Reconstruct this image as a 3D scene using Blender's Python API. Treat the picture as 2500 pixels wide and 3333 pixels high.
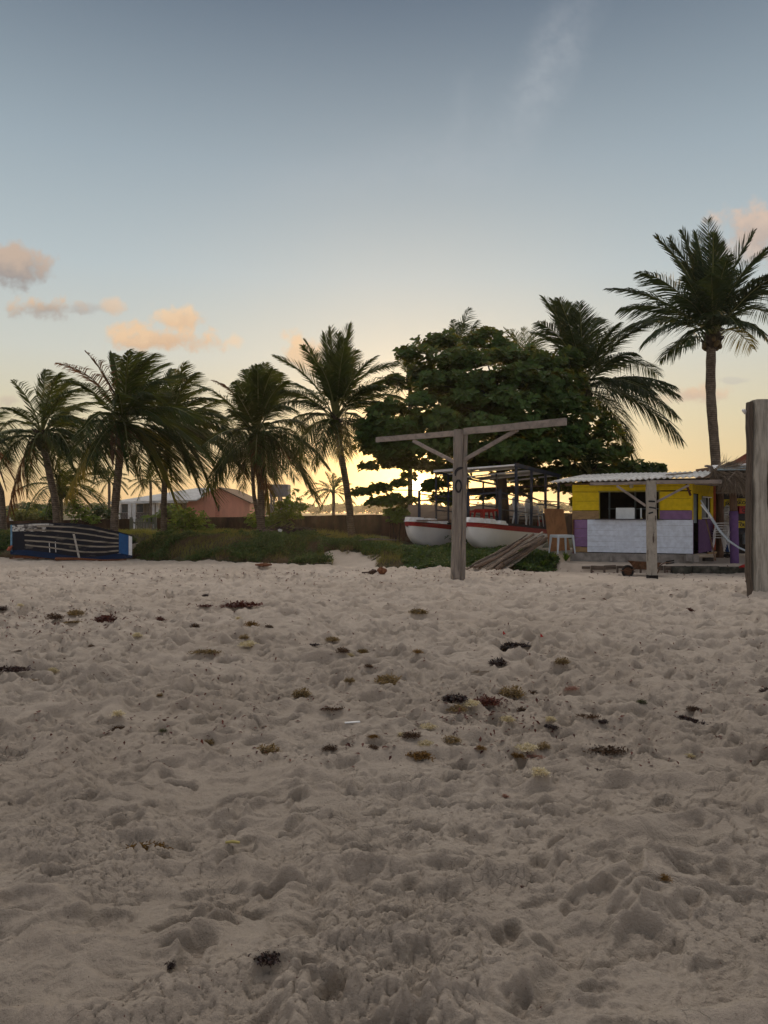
import bpy, math, random
import numpy as np
from mathutils import Vector, Matrix
random.seed(7); rng = np.random.default_rng(7)
for o in list(bpy.data.objects): bpy.data.objects.remove(o)
SC = bpy.context.scene
COL = SC.collection
R = math.radians
# ------------------------------------------------------------------ camera
EYE = 1.65; F = 2407.0
cd = bpy.data.cameras.new('camera'); cam = bpy.data.objects.new('camera', cd); COL.objects.link(cam)
cam.location = (0, 0, EYE); cam.rotation_euler = (R(90), 0, 0)
cd.sensor_fit = 'VERTICAL'; cd.sensor_height = 36; cd.lens = F/3333*36; cd.clip_end = 6000; cd.clip_start = .05
SC.camera = cam
SC.render.resolution_x = 768; SC.render.resolution_y = 1024
SC.view_settings.view_transform = 'Standard'; SC.view_settings.look = 'None'
SC.view_settings.exposure = 0; SC.view_settings.gamma = 1
# ------------------------------------------------------------------ world
SUN_AZ = math.atan2(1362-1250, F); SUN_EL = R(2.05)
SDIR = Vector((math.sin(SUN_AZ)*math.cos(SUN_EL), math.cos(SUN_AZ)*math.cos(SUN_EL), math.sin(SUN_EL)))
W = bpy.data.worlds.new('World'); SC.world = W; W.use_nodes = True
nt = W.node_tree; nt.nodes.clear()
class NG:
    def __init__(s, nt): s.nt = nt
    def n(s, t, **k):
        x = s.nt.nodes.new(t)
        for a, b in k.items(): setattr(x, a, b)
        return x
    def put(s, sock, v):
        if isinstance(v, bpy.types.NodeSocket): s.nt.links.new(v, sock)
        elif v is not None:
            sock.default_value = v
    def m(s, op, a, b=None, c=None, clamp=False):
        x = s.n('ShaderNodeMath', operation=op); x.use_clamp = clamp
        s.put(x.inputs[0], a); s.put(x.inputs[1], b)
        if c is not None: s.put(x.inputs[2], c)
        return x.outputs[0]
    def mix(s, f, a, b, mode='MIX'):
        x = s.n('ShaderNodeMix', data_type='RGBA', blend_type=mode)
        s.put(x.inputs[0], f)
        s.put(x.inputs[6], a if isinstance(a, bpy.types.NodeSocket) else (*a, 1)[:4])
        s.put(x.inputs[7], b if isinstance(b, bpy.types.NodeSocket) else (*b, 1)[:4])
        return x.outputs[2]
    def ramp(s, f, stops, interp='LINEAR'):
        x = s.n('ShaderNodeValToRGB'); r = x.color_ramp; r.interpolation = interp
        while len(r.elements) < len(stops): r.elements.new(.5)
        for e, (p, c) in zip(r.elements, stops):
            e.position = p; e.color = (*c, 1) if len(c) == 3 else c
        s.put(x.inputs[0], f); return x.outputs[0]
    def smooth(s, v, a, b, to0=0., to1=1.):
        x = s.n('ShaderNodeMapRange', interpolation_type='SMOOTHSTEP')
        s.put(x.inputs[0], v); x.inputs[1].default_value = a; x.inputs[2].default_value = b
        x.inputs[3].default_value = to0; x.inputs[4].default_value = to1
        return x.outputs[0]
    def noise(s, vec, scale, detail=4., rough=.55, dist=0.):
        x = s.n('ShaderNodeTexNoise'); s.put(x.inputs['Vector'], vec)
        x.inputs['Scale'].default_value = scale; x.inputs['Detail'].default_value = detail
        x.inputs['Roughness'].default_value = rough; x.inputs['Distortion'].default_value = dist
        return x.outputs['Fac']
g = NG(nt)
tc = g.n('ShaderNodeTexCoord').outputs['Generated']
sep = g.n('ShaderNodeSeparateXYZ'); g.put(sep.inputs[0], tc)
dx, dy, dz = sep.outputs
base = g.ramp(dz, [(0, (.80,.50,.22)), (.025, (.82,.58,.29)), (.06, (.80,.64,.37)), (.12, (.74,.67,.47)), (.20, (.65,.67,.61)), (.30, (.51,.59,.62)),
                   (.42, (.355,.435,.495)), (.57, (.155,.205,.268)), (.66, (.44,.44,.45)), (.80, (3.25,2.95,2.75)), (1.0, (3.25,2.95,2.75))])  # top stops: unseen overhead sky, brightened to light the sand
# unseen sky behind the camera, low band brightened to fill camera-facing faces
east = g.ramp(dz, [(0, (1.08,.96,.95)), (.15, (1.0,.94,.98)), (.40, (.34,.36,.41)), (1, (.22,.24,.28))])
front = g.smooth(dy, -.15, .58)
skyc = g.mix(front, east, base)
# a share of the physical sky
st = g.n('ShaderNodeTexSky', sky_type='NISHITA'); st.sun_disc = False; st.sun_elevation = SUN_EL; st.sun_rotation = SUN_AZ
st.air_density = 1.2; st.dust_density = 1.5
nish = g.mix(1.0, st.outputs[0], (.07, .07, .07), 'MULTIPLY')
skyc = g.mix(.10, skyc, nish)
# glow round the low sun
dot = g.n('ShaderNodeVectorMath', operation='DOT_PRODUCT'); g.put(dot.inputs[0], tc); dot.inputs[1].default_value = SDIR
d_ = g.m('MAXIMUM', dot.outputs['Value'], 0.)
g1 = g.m('POWER', d_, 28.); g2 = g.m('POWER', d_, 260.); g3 = g.m('POWER', d_, 30000.)
def addc(c, f, col):
    x = g.mix(1.0, col, (0,0,0), 'ADD')
    y = g.n('ShaderNodeVectorMath', operation='SCALE'); g.put(y.inputs[0], x); g.put(y.inputs['Scale'], f)
    return g.mix(1.0, c, y.outputs[0], 'ADD')
u = g.m('DIVIDE', dx, g.m('MAXIMUM', dy, .05)); v = g.m('DIVIDE', dz, g.m('MAXIMUM', dy, .05))
cv = g.n('ShaderNodeCombineXYZ'); g.put(cv.inputs[0], u); g.put(cv.inputs[1], v)
infront = g.smooth(dy, .2, .4)
nz = g.noise(cv.outputs[0], 13., 5., .58, .4); nz2 = g.noise(cv.outputs[0], 45., 4., .6)
nzs = g.m('ADD', g.m('MULTIPLY', g.m('SUBTRACT', nz, .5), 2.6), g.m('MULTIPLY', g.m('SUBTRACT', nz2, .5), 1.5))
def cloud(px, py, ax, ay, op, lit, dark, tilt=0., soft=.75):
    u0 = (px-1250)/F; v0 = (1666-py)/F; a = ax/F; b = ay/F
    du = g.m('SUBTRACT', u, u0); dv = g.m('SUBTRACT', v, v0)
    dv = g.m('SUBTRACT', dv, g.m('MULTIPLY', du, tilt))
    r2 = g.m('SQRT', g.m('ADD', g.m('POWER', g.m('DIVIDE', g.m('ABSOLUTE', du), a), 2.), g.m('POWER', g.m('DIVIDE', g.m('ABSOLUTE', dv), b), 2.)))
    val = g.m('ADD', g.m('SUBTRACT', 1., r2), nzs)
    mk = g.m('MULTIPLY', g.m('MULTIPLY', g.smooth(val, 0., soft), op), infront)
    sh = g.smooth(g.m('ADD', g.m('DIVIDE', dv, b), nzs), -.6, .9)
    return mk, g.mix(sh, dark, lit)
CL = [(40,862,125,85,.95,(.56,.43,.34),(.33,.30,.29)), (150,1005,150,46,.9,(.72,.49,.31),(.40,.35,.32)), (275,1003,120,26,.55,(.5,.46,.42),(.40,.39,.38)),
      (360,990,50,36,.7,(.80,.58,.40),(.7,.52,.37)),
      (600,1038,105,62,.85,(.84,.60,.38),(.72,.48,.30)), (545,1108,220,58,.85,(.82,.56,.34),(.64,.42,.27)), (765,1110,45,40,.6,(.84,.62,.42),(.8,.58,.38)),
      (990,1150,80,80,.85,(.78,.54,.34),(.6,.44,.31)), (25,1300,70,40,.55,(.72,.55,.40),(.5,.42,.36)),
      (2470,745,150,130,.9,(.70,.53,.42),(.50,.41,.36)), (2390,830,90,60,.6,(.64,.54,.47),(.5,.45,.42)),
      (2250,1283,110,38,.85,(.72,.52,.36),(.58,.44,.35)), (2150,1300,75,22,.5,(.72,.56,.4),(.62,.5,.38)), (2385,1237,50,12,.4,(.5,.48,.45),(.45,.43,.42)),
      (265,1420,120,60,.4,(.84,.56,.34),(.7,.5,.33))]
for c in CL:
    mk, cc = cloud(*c); skyc = g.mix(mk, skyc, cc)
# thin cirrus streaks
def streak(x0, y0, x1, y1, wd, op):
    ax, ay = (x0-1250)/F, (1666-y0)/F; bx, by = (x1-1250)/F, (1666-y1)/F
    L = math.hypot(bx-ax, by-ay); tx, ty = (bx-ax)/L, (by-ay)/L
    du = g.m('SUBTRACT', u, ax); dv = g.m('SUBTRACT', v, ay)
    al = g.m('ADD', g.m('MULTIPLY', du, tx), g.m('MULTIPLY', dv, ty)); ac = g.m('SUBTRACT', g.m('MULTIPLY', du, ty), g.m('MULTIPLY', dv, tx))
    ac = g.m('ADD', ac, g.m('MULTIPLY', g.m('SUBTRACT', nz, .5), .06))
    e = g.m('MULTIPLY', g.smooth(al, -.05, .1), g.smooth(al, L-.1, L+.05, 1., 0.))
    w = g.smooth(g.m('ABSOLUTE', ac), 0., wd/F, 1., 0.)
    return g.m('MULTIPLY', g.m('MULTIPLY', g.m('MULTIPLY', e, w), g.m('MULTIPLY', g.smooth(nz2, -.1, .95), op)), infront)
for s_ in [(1920,-60,1640,500,130,.26), (1790,180,1730,330,60,.22), (1520,300,1480,420,55,.26), (1560,250,1500,560,130,.10), (1200,500,1700,560,150,.12), (800,620,1300,560,120,.08)]:
    skyc = g.mix(streak(*s_), skyc, (.56,.58,.62))
skyc = addc(skyc, g.m('MULTIPLY', g1, .32), (1., .60, .17))
skyc = addc(skyc, g.m('MULTIPLY', g2, 3.0), (1., .60, .15))
skyc = addc(skyc, g.m('MULTIPLY', g3, 14.), (1., .80, .48))
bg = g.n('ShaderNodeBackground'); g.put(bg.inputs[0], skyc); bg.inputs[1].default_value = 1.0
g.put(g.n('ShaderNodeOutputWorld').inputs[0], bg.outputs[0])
# ------------------------------------------------------------------ sun
sl = bpy.data.lights.new('sun', 'SUN'); sl.energy = 2.0; sl.angle = R(.6); sl.color = (1., .66, .34)
so = bpy.data.objects.new('sun', sl); COL.objects.link(so); so.location = (0, 30, 30)
so.rotation_euler = (-SDIR).to_track_quat('-Z', 'Y').to_euler()
# ------------------------------------------------------------------ helpers
def P(px, py, Y): return Vector(((px-1250)/F*Y, Y, EYE+(1666-py)/F*Y))
def tag(o, label=None, cat=None, group=None, kind=None):
    if label: o['label'] = label
    if cat: o['category'] = cat
    if group: o['group'] = group
    if kind: o['kind'] = kind
    return o
def thing(name, loc, label, cat, group=None, rz=0):
    o = bpy.data.objects.new(name, None); COL.objects.link(o); o.location = loc; o.rotation_euler.z = rz
    o.empty_display_size = .2
    return tag(o, label, cat, group)
def npmesh(name, v, q, mat, parent=None, origin=None, smooth=False, tris=None):
    """v (N,3) world coordinates, q (M,4) quads, tris (K,3)"""
    v = np.asarray(v, float); q = np.asarray(q, np.int64).reshape(-1, 4)
    t = np.asarray(tris if tris is not None else [], np.int64).reshape(-1, 3)
    if parent is not None and origin is None: origin = world_loc(parent)
    if origin is None:
        origin = Vector(((v[:,0].min()+v[:,0].max())/2, (v[:,1].min()+v[:,1].max())/2, v[:,2].min()))
    me = bpy.data.meshes.new(name)
    me.vertices.add(len(v)); me.vertices.foreach_set('co', (v-np.array(origin)).astype(np.float32).ravel())
    nl = len(q)*4+len(t)*3
    me.loops.add(nl); me.loops.foreach_set('vertex_index', np.concatenate([q.ravel(), t.ravel()]).astype(np.int32))
    me.polygons.add(len(q)+len(t))
    st_ = np.concatenate([np.arange(len(q))*4, len(q)*4+np.arange(len(t))*3]).astype(np.int32)
    me.polygons.foreach_set('loop_start', st_)
    me.polygons.foreach_set('use_smooth', np.full(len(q)+len(t), smooth))
    me.update(calc_edges=True); me.validate()
    me.materials.append(mat)
    o = bpy.data.objects.new(name, me); COL.objects.link(o)
    if parent is not None: o.parent = parent
    else: o.location = origin
    return o
def world_loc(o):
    l = Vector(o.location)
    while o.parent: o = o.parent; l += Vector(o.location)
    return l
class MB:
    def __init__(s): s.v = []; s.f = []
    def add(s, vs, fs):
        n = len(s.v); s.v += [Vector(x) for x in vs]; s.f += [tuple(i+n for i in f) for f in fs]; return s
    def hexa(s, p):      # 8 corners: 4 bottom ccw, 4 top
        return s.add(p, [(3,2,1,0), (4,5,6,7), (0,1,5,4), (1,2,6,5), (2,3,7,6), (3,0,4,7)])
    def box(s, c, d, ax=None):
        ex, ey, ez = ax if ax else (Vector((1,0,0)), Vector((0,1,0)), Vector((0,0,1)))
        c = Vector(c); p = []
        for z in (-1, 1):
            for a, b in ((-1,-1), (1,-1), (1,1), (-1,1)):
                p.append(c+ex*a*d[0]/2+ey*b*d[1]/2+ez*z*d[2]/2)
        return s.hexa(p)
    def beam(s, a, b, w, h, up=(0,0,1), w2=None, h2=None, seg=1, wob=0.):
        a = Vector(a); b = Vector(b); t = (b-a).normalized(); up = Vector(up)
        if abs(t.dot(up)) > .98: up = Vector((0,1,0))
        sd = t.cross(up).normalized(); u_ = sd.cross(t); w2 = w2 or w; h2 = h2 or h
        n0 = len(s.v)
        for i in range(seg+1):
            k = i/seg; c = a.lerp(b, k)
            if 0 < i < seg and wob: c = c+sd*random.uniform(-wob, wob)+u_*random.uniform(-wob, wob)
            ww = (w+(w2-w)*k)/2*(1+random.uniform(-wob, wob)*3); hh = (h+(h2-h)*k)/2*(1+random.uniform(-wob, wob)*3)
            s.v += [c-sd*ww-u_*hh, c+sd*ww-u_*hh, c+sd*ww+u_*hh, c-sd*ww+u_*hh]
        for i in range(seg):
            o = n0+i*4
            for j in range(4): s.f.append((o+j, o+(j+1)%4, o+4+(j+1)%4, o+4+j))
        s.f += [(n0+3, n0+2, n0+1, n0), tuple(n0+seg*4+j for j in range(4))]
        return s
    def tube(s, pts, rad, n=8, cap=True, jit=0.):
        pts = [Vector(p) for p in pts]; rad = rad if hasattr(rad, '__len__') else [rad]*len(pts)
        n0 = len(s.v); pt = None
        for i, p in enumerate(pts):
            t = (pts[min(i+1, len(pts)-1)]-pts[max(i-1, 0)]).normalized()
            if pt is None:
                a = t.cross(Vector((0,0,1)) if abs(t.z) < .9 else Vector((0,1,0))).normalized()
            else:
                a = (a-t*a.dot(t)).normalized()
            pt = t; b = t.cross(a)
            for j in range(n):
                an = 2*math.pi*j/n; r = rad[i]*(1+random.uniform(-jit, jit))
                s.v.append(p+a*math.cos(an)*r+b*math.sin(an)*r)
        for i in range(len(pts)-1):
            for j in range(n):
                o = n0+i*n; s.f.append((o+j, o+(j+1)%n, o+n+(j+1)%n, o+n+j))
        if cap: s.f += [tuple(n0+n-1-j for j in range(n)), tuple(n0+(len(pts)-1)*n+j for j in range(n))]
        return s
    def blob(s, c, r, seg=10, rings=7, jit=.15):
        c = Vector(c); n0 = len(s.v)
        for i in range(rings+1):
            th = math.pi*i/rings
            for j in range(seg):
                ph = 2*math.pi*j/seg; k = 1+random.uniform(-jit, jit)
                s.v.append(c+Vector((r[0]*math.sin(th)*math.cos(ph)*k, r[1]*math.sin(th)*math.sin(ph)*k, r[2]*math.cos(th)*k)))
        for i in range(rings):
            for j in range(seg):
                s.f.append((n0+i*seg+j, n0+(i+1)*seg+j, n0+(i+1)*seg+(j+1)%seg, n0+i*seg+(j+1)%seg))
        return s
    def grid(s, rows):   # rows: list of equal-length point lists
        n0 = len(s.v); w = len(rows[0])
        for r in rows: s.v += [Vector(p) for p in r]
        for i in range(len(rows)-1):
            for j in range(w-1):
                o = n0+i*w+j; s.f.append((o, o+1, o+w+1, o+w))
        return s
    def build(s, name, mat, parent=None, smooth=False, bevel=0., solid=0., origin=None):
        if parent is not None: origin = world_loc(parent)
        if origin is None:
            xs = [p.x for p in s.v]; ys = [p.y for p in s.v]
            origin = Vector(((min(xs)+max(xs))/2, (min(ys)+max(ys))/2, min(p.z for p in s.v)))
        me = bpy.data.meshes.new(name); me.from_pydata([p-Vector(origin) for p in s.v], [], s.f); me.update()
        me.materials.append(mat)
        if smooth: me.polygons.foreach_set('use_smooth', [True]*len(me.polygons))
        o = bpy.data.objects.new(name, me); COL.objects.link(o)
        if parent is not None: o.parent = parent
        else: o.location = origin
        if solid: m = o.modifiers.new('s', 'SOLIDIFY'); m.thickness = solid; m.offset = 0
        if bevel: m = o.modifiers.new('b', 'BEVEL'); m.width = bevel; m.segments = 2; m.limit_method = 'ANGLE'
        return o
def copy_tree(o, parent=None):
    c = o.copy(); COL.objects.link(c)
    if parent: c.parent = parent
    for ch in list(o.children): copy_tree(ch, c)
    return c
# ------------------------------------------------------------------ value noise in numpy
def _hash(ix, iy, s):
    h = (ix.astype(np.int64)*374761393+iy.astype(np.int64)*668265263+s*1274126177) & 0x7fffffff
    h = ((h ^ (h >> 13))*1274126177) & 0x7fffffff
    h = (h ^ (h >> 16)) & 0xffff
    return h/65535.
def vnoise(x, y, s=0):
    x0 = np.floor(x); y0 = np.floor(y); fx = x-x0; fy = y-y0
    fx = fx*fx*fx*(fx*(fx*6-15)+10); fy = fy*fy*fy*(fy*(fy*6-15)+10)
    a = _hash(x0, y0, s); b = _hash(x0+1, y0, s); c = _hash(x0, y0+1, s); d = _hash(x0+1, y0+1, s)
    return (a*(1-fx)+b*fx)*(1-fy)+(c*(1-fx)+d*fx)*fy
def fbm(x, y, s=0, o=4, gain=.5):
    r = 0; a = 1; t = 0
    for i in range(o):
        r = r+a*vnoise(x*2**i+i*17.3, y*2**i+i*9.1, s+i); t += a; a *= gain
    return r/t
def sst(t): t = np.clip(t, 0, 1); return t*t*(3-2*t)
# ------------------------------------------------------------------ materials
MATS = {}
def material(name, fn):
    if name in MATS: return MATS[name]
    m = bpy.data.materials.new(name); m.use_nodes = True; t = m.node_tree; t.nodes.clear()
    h = NG(t); out = h.n('ShaderNodeOutputMaterial'); fn(h, out); MATS[name] = m; return m
def princ(h, out, col, rough=.8, bump=None, bstr=.4, bdist=.01, metal=0., spec=.3):
    b = h.n('ShaderNodeBsdfPrincipled')
    h.put(b.inputs['Base Color'], col if isinstance(col, bpy.types.NodeSocket) else (*col, 1))
    h.put(b.inputs['Roughness'], rough); b.inputs['Metallic'].default_value = metal; b.inputs['Specular IOR Level'].default_value = spec
    if bump is not None:
        bn = h.n('ShaderNodeBump'); bn.inputs['Strength'].default_value = bstr; bn.inputs['Distance'].default_value = bdist
        h.put(bn.inputs['Height'], bump); h.nt.links.new(bn.outputs[0], b.inputs['Normal'])
    h.nt.links.new(b.outputs[0], out.inputs[0]); return b
def ocoord(h, sc=(1,1,1), rnd=True):
    t = h.n('ShaderNodeTexCoord').outputs['Object']; mp = h.n('ShaderNodeMapping'); h.put(mp.inputs[0], t); mp.inputs['Scale'].default_value = sc
    if rnd:
        oi = h.n('ShaderNodeObjectInfo').outputs['Random']; cx = h.n('ShaderNodeCombineXYZ'); mm = h.m('MULTIPLY', oi, 37.)
        for i in range(3): h.put(cx.inputs[i], mm)
        h.put(mp.inputs['Location'], cx.outputs[0])
    return mp.outputs[0]
def m_simple(name, col, rough=.7, var=.25, scale=6., bstr=.2, metal=0., dirt=None, dirt_amt=.5, sc=(1,1,1), spec=.3):
    def fn(h, out):
        c = ocoord(h, sc); n1 = h.noise(c, scale, 5., .6); n2 = h.noise(c, scale*.35, 4., .6)
        dk = tuple(x*(1-var) for x in col); lt = tuple(min(1, x*(1+var*.6)) for x in col)
        cc = h.mix(h.smooth(n1, .3, .7), dk, lt)
        if dirt: cc = h.mix(h.m('MULTIPLY', h.smooth(n2, .5, .68), dirt_amt), cc, dirt)
        princ(h, out, cc, rough, n1, bstr, .01, metal, spec)
    return material(name, fn)
def m_wood(name, col, axis='z', scale=1., dark=.45, paint=None, wear=.5, bstr=.6):
    sc = {'z': (14,14,1.1), 'x': (1.1,14,14), 'y': (14,1.1,14)}[axis]; sc = tuple(a*scale for a in sc)
    def fn(h, out):
        c = ocoord(h, sc); gr = h.noise(c, 1.6, 6., .62, .5); c2 = ocoord(h); bl = h.noise(c2, 3.5*scale, 5., .6); fi = h.noise(c, 5., 3., .6)
        dk = tuple(x*dark for x in col)
        cc = h.mix(h.smooth(gr, .32, .6), dk, col)
        cc = h.mix(h.smooth(bl, .35, .75), cc, h.mix(.5, cc, tuple(x*.6 for x in col)))
        hh = h.m('ADD', gr, h.m('MULTIPLY', fi, .4))
        if paint:
            pn = h.m('ADD', h.m('MULTIPLY', bl, .5), h.m('MULTIPLY', gr, .5)); mk = h.smooth(pn, wear-.03, wear+.03)
            pc = h.mix(h.smooth(h.noise(c2, 9., 4.), .3, .7), tuple(x*.82 for x in paint), paint)
            cc = h.mix(mk, cc, pc)
        princ(h, out, cc, .85, hh, bstr, .012, 0., .2)
    return material(name, fn)
def m_leaf(name, col, col2, trans=.35, rough=.45, var=.35, spec=.35, scale=1.2, tcol=None):
    def fn(h, out):
        oi = h.n('ShaderNodeObjectInfo').outputs['Random']; c = h.n('ShaderNodeTexCoord').outputs['Object']
        n1 = h.noise(c, scale, 3., .6); n2 = h.noise(c, scale*9, 2., .5)
        gi = h.n('ShaderNodeNewGeometry').outputs['Random Per Island']
        f = h.smooth(h.m('ADD', h.m('MULTIPLY', n1, .45), h.m('ADD', h.m('MULTIPLY', gi, .35), h.m('MULTIPLY', oi, .2))), .3, .7)
        cc = h.mix(f, col, col2)
        b = h.n('ShaderNodeBsdfPrincipled'); h.put(b.inputs['Base Color'], cc); b.inputs['Roughness'].default_value = rough; b.inputs['Specular IOR Level'].default_value = spec
        tr = h.n('ShaderNodeBsdfTranslucent')
        t2 = tcol or (col2[0]*2.4, col2[1]*2.2, col2[2]*.8)
        h.put(tr.inputs[0], (*t2, 1))
        mx = h.n('ShaderNodeMixShader'); mx.inputs[0].default_value = trans
        h.nt.links.new(b.outputs[0], mx.inputs[1]); h.nt.links.new(tr.outputs[0], mx.inputs[2]); h.nt.links.new(mx.outputs[0], out.inputs[0])
    return material(name, fn)
def f_sand(h, out):
    c = h.n('ShaderNodeTexCoord').outputs['Object']
    big = h.noise(c, .35, 4., .55); mid = h.noise(c, 3., 5., .6); fine = h.noise(c, 60., 4., .7); gr = h.noise(c, 420., 2., .6)
    cc = h.mix(h.smooth(big, .3, .7), (.375,.325,.272), (.45,.398,.342))
    cc = h.mix(h.m('MULTIPLY', h.smooth(mid, .35, .75), .35), cc, (.52,.455,.385))
    cc = h.mix(h.m('MULTIPLY', h.smooth(fine, .52, .75), .35), cc, (.24,.20,.16)); cc = h.mix(h.m('MULTIPLY', h.smooth(h.noise(c, 140., 3., .7), .55, .8), .4), cc, (.20,.165,.13)); cc = h.mix(h.m('MULTIPLY', h.smooth(gr, .60, .8), .45), cc, (.14,.115,.095))
    cc = h.mix(h.m('MULTIPLY', h.smooth(h.noise(c, 300., 1., .5), .70, .76), .6), cc, (.7,.66,.6))
    wy = h.n('ShaderNodeSeparateXYZ'); h.put(wy.inputs[0], c); dry = h.smooth(wy.outputs[1], 2., 20.)  # depth, not dryness: near-to-far light fall-off painted into the sand colour
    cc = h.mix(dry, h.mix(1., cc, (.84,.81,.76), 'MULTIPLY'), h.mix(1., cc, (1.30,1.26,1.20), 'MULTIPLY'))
    # crusted, cracked patches
    mp = h.n('ShaderNodeMapping'); h.put(mp.inputs[0], c); mp.inputs['Scale'].default_value = (1, 1, 0)
    wv = h.n('ShaderNodeVectorMath', operation='ADD'); h.put(wv.inputs[0], mp.outputs[0])
    nn = h.n('ShaderNodeTexNoise'); nn.inputs['Scale'].default_value = 9.; h.put(nn.inputs['Vector'], c); sc_ = h.n('ShaderNodeVectorMath', operation='SCALE'); h.put(sc_.inputs[0], nn.outputs['Color']); sc_.inputs['Scale'].default_value = .12
    h.nt.links.new(sc_.outputs[0], wv.inputs[1])
    vo = h.n('ShaderNodeTexVoronoi', feature='DISTANCE_TO_EDGE'); h.put(vo.inputs['Vector'], wv.outputs[0]); vo.inputs['Scale'].default_value = 17.
    crk = h.smooth(vo.outputs[0], 0., .05)
    msk = h.m('MULTIPLY', h.smooth(h.noise(c, 1.7, 3., .6), .56, .66), .5)
    ck = h.m('SUBTRACT', 1., h.m('MULTIPLY', h.m('SUBTRACT', 1., crk), msk))
    cr = h.noise(c, 26., 5., .7); crm = h.smooth(h.noise(c, .9, 3., .5), .42, .62)
    hh = h.m('ADD', h.m('MULTIPLY', ck, 1.0), h.m('ADD', h.m('MULTIPLY', h.m('MULTIPLY', cr, crm), 1.3), h.m('ADD', h.m('MULTIPLY', fine, .9), h.m('MULTIPLY', gr, .12))))
    b = princ(h, out, cc, .95, hh, .8, .022, 0., .15)
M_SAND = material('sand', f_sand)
def f_soil(h, out):
    c = h.n('ShaderNodeTexCoord').outputs['Object']; n = h.noise(c, 2.5, 6., .65); n2 = h.noise(c, 14., 4., .6)
    cc = h.mix(h.smooth(n, .3, .7), (.045,.045,.02), (.12,.095,.055)); cc = h.mix(h.smooth(n2, .4, .8), cc, (.05,.07,.025))
    princ(h, out, cc, .95, n2, .6, .03)
M_SOIL = material('soil', f_soil)
M_GREY = m_wood('weathered_grey_wood', (.27,.235,.20), 'z', .8, .5, bstr=.9)
M_PALEPOST = m_wood('pale_cracked_timber', (.42,.385,.32), 'z', .8, .5, bstr=.9)
M_BARK_D = m_wood('dark_bark', (.12,.092,.07), 'z', 1., .4, bstr=.9)
M_GREYX = m_wood('weathered_beam_wood', (.30,.25,.215), 'x', 1., .45)
M_BROWN = m_wood('brown_wood', (.16,.10,.065), 'z', 1., .45)
M_DRIFT = m_wood('driftwood', (.30,.235,.18), 'x', 1., .35)
M_BLACK = m_simple('black_paint', (.012,.014,.018), .6)
M_NAVY = m_simple('navy_metal', (.018,.026,.045), .5, dirt=(.08,.05,.03), dirt_amt=.4)
M_WHITEPL = m_simple('white_plastic', (.70,.70,.68), .4, .1, 5., .05, dirt=(.35,.31,.25), dirt_amt=.5, spec=.4)
M_REDPL = m_simple('red_plastic', (.42,.025,.02), .4, .15)
M_YELPL = m_simple('yellow_plastic', (.62,.47,.02), .45, .15)
M_BLUEPL = m_simple('blue_plastic', (.02,.07,.24), .45, .15)
M_WHITE = m_simple('white_paint', (.78,.77,.74), .55, .12, 5., .1, dirt=(.36,.32,.27), dirt_amt=.4)
M_RED = m_simple('red_paint', (.30,.016,.016), .45, .12)
M_RUST = m_simple('rust', (.13,.065,.035), .85, .5, 14., .5, dirt=(.20,.16,.12))
M_RUBBER = m_simple('rubber', (.02,.019,.018), .8, .2)
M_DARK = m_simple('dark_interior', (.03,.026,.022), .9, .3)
M_COCO = m_simple('coconut_husk', (.16,.06,.025), .85, .5, 18., .8, sc=(4,4,1))
# ------------------------------------------------------------------ terrain
EX = [-60,-13.8,-8.7,-2.8,0,2,3.8,4.7,5.4,40]; EY = [32,26.6,25.5,23.1,21.8,21.1,20.5,20.5,20.05,20.05]
HX = [-60,-10.2,-9.6,-9.0,-8.2,-3,-1.4,0,.6,4,4.9,5.4,40]; HH = [.66,.66,.42,.42,.68,.68,.55,.48,.38,.38,.28,.22,.22]
WX = [-60,-3.2,-2.2,-.8,0,4.3,5.2,40]; WW = [1.5,1.5,2.6,2.4,1.4,1.3,.12,.12]
def basez(x, y):
    x = np.asarray(x, float); y = np.asarray(y, float)
    E = np.interp(x, EX, EY); H = np.interp(x, HX, HH); w = np.interp(x, WX, WW)
    z = H*sst((y-E)/w)
    z = z*(1-.65*sst((y-33)/7.))
    z = z-.0*sst((x-4.6)/1.)      # scooped hollow before the terrace
    return z
def veg(x, y):            # 1 where soil and plants cover the sand
    x = np.asarray(x, float); y = np.asarray(y, float)
    E = np.interp(x, EX, EY)
    j = (vnoise(x*1.7, y*1.7, 5)-.5)*.5+(vnoise(x*6, y*6, 6)-.5)*.2
    a = sst((y-E+j-.02)/.12)
    scar = sst(1.75*np.exp(-(((x+1.1+.25*(y-23)+j)/1.0)**2+((y-23.1-j*2)/1.2)**2))-.45)
    path = np.exp(-((x+9.25+(y-26)*.02)/.5)**4)*(y < 36)
    kiosk = sst((x+j*.8-4.75)/.25)*(1-sst((y-29.5)/1.))
    return a*(1-scar)*(1-path*.8)*(1-kiosk)
def plates(x, y, s):
    wx = x+(fbm(x*1.7/s*.1, y*1.7/s*.1, 101, 2)-.5)*s*1.4; wy = y*1.25+(fbm(x*1.9/s*.1+5, y*1.9/s*.1, 102, 2)-.5)*s*1.4
    X_, Y_ = wx/s, wy/s; ix, iy = np.floor(X_), np.floor(Y_)
    f1 = np.full(x.shape, 9.); f2 = np.full(x.shape, 9.); hv = np.zeros(x.shape)
    for a in (-1,0,1):
        for b in (-1,0,1):
            cx, cy = ix+a, iy+b; px_ = cx+_hash(cx, cy, 7); py_ = cy+_hash(cx, cy, 8); d = np.hypot(X_-px_, Y_-py_); c = _hash(cx, cy, 9)
            n = d < f1; f2 = np.where(n, f1, np.minimum(f2, d)); hv = np.where(n, c, hv); f1 = np.where(n, d, f1)
    return hv, f2-f1
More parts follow.
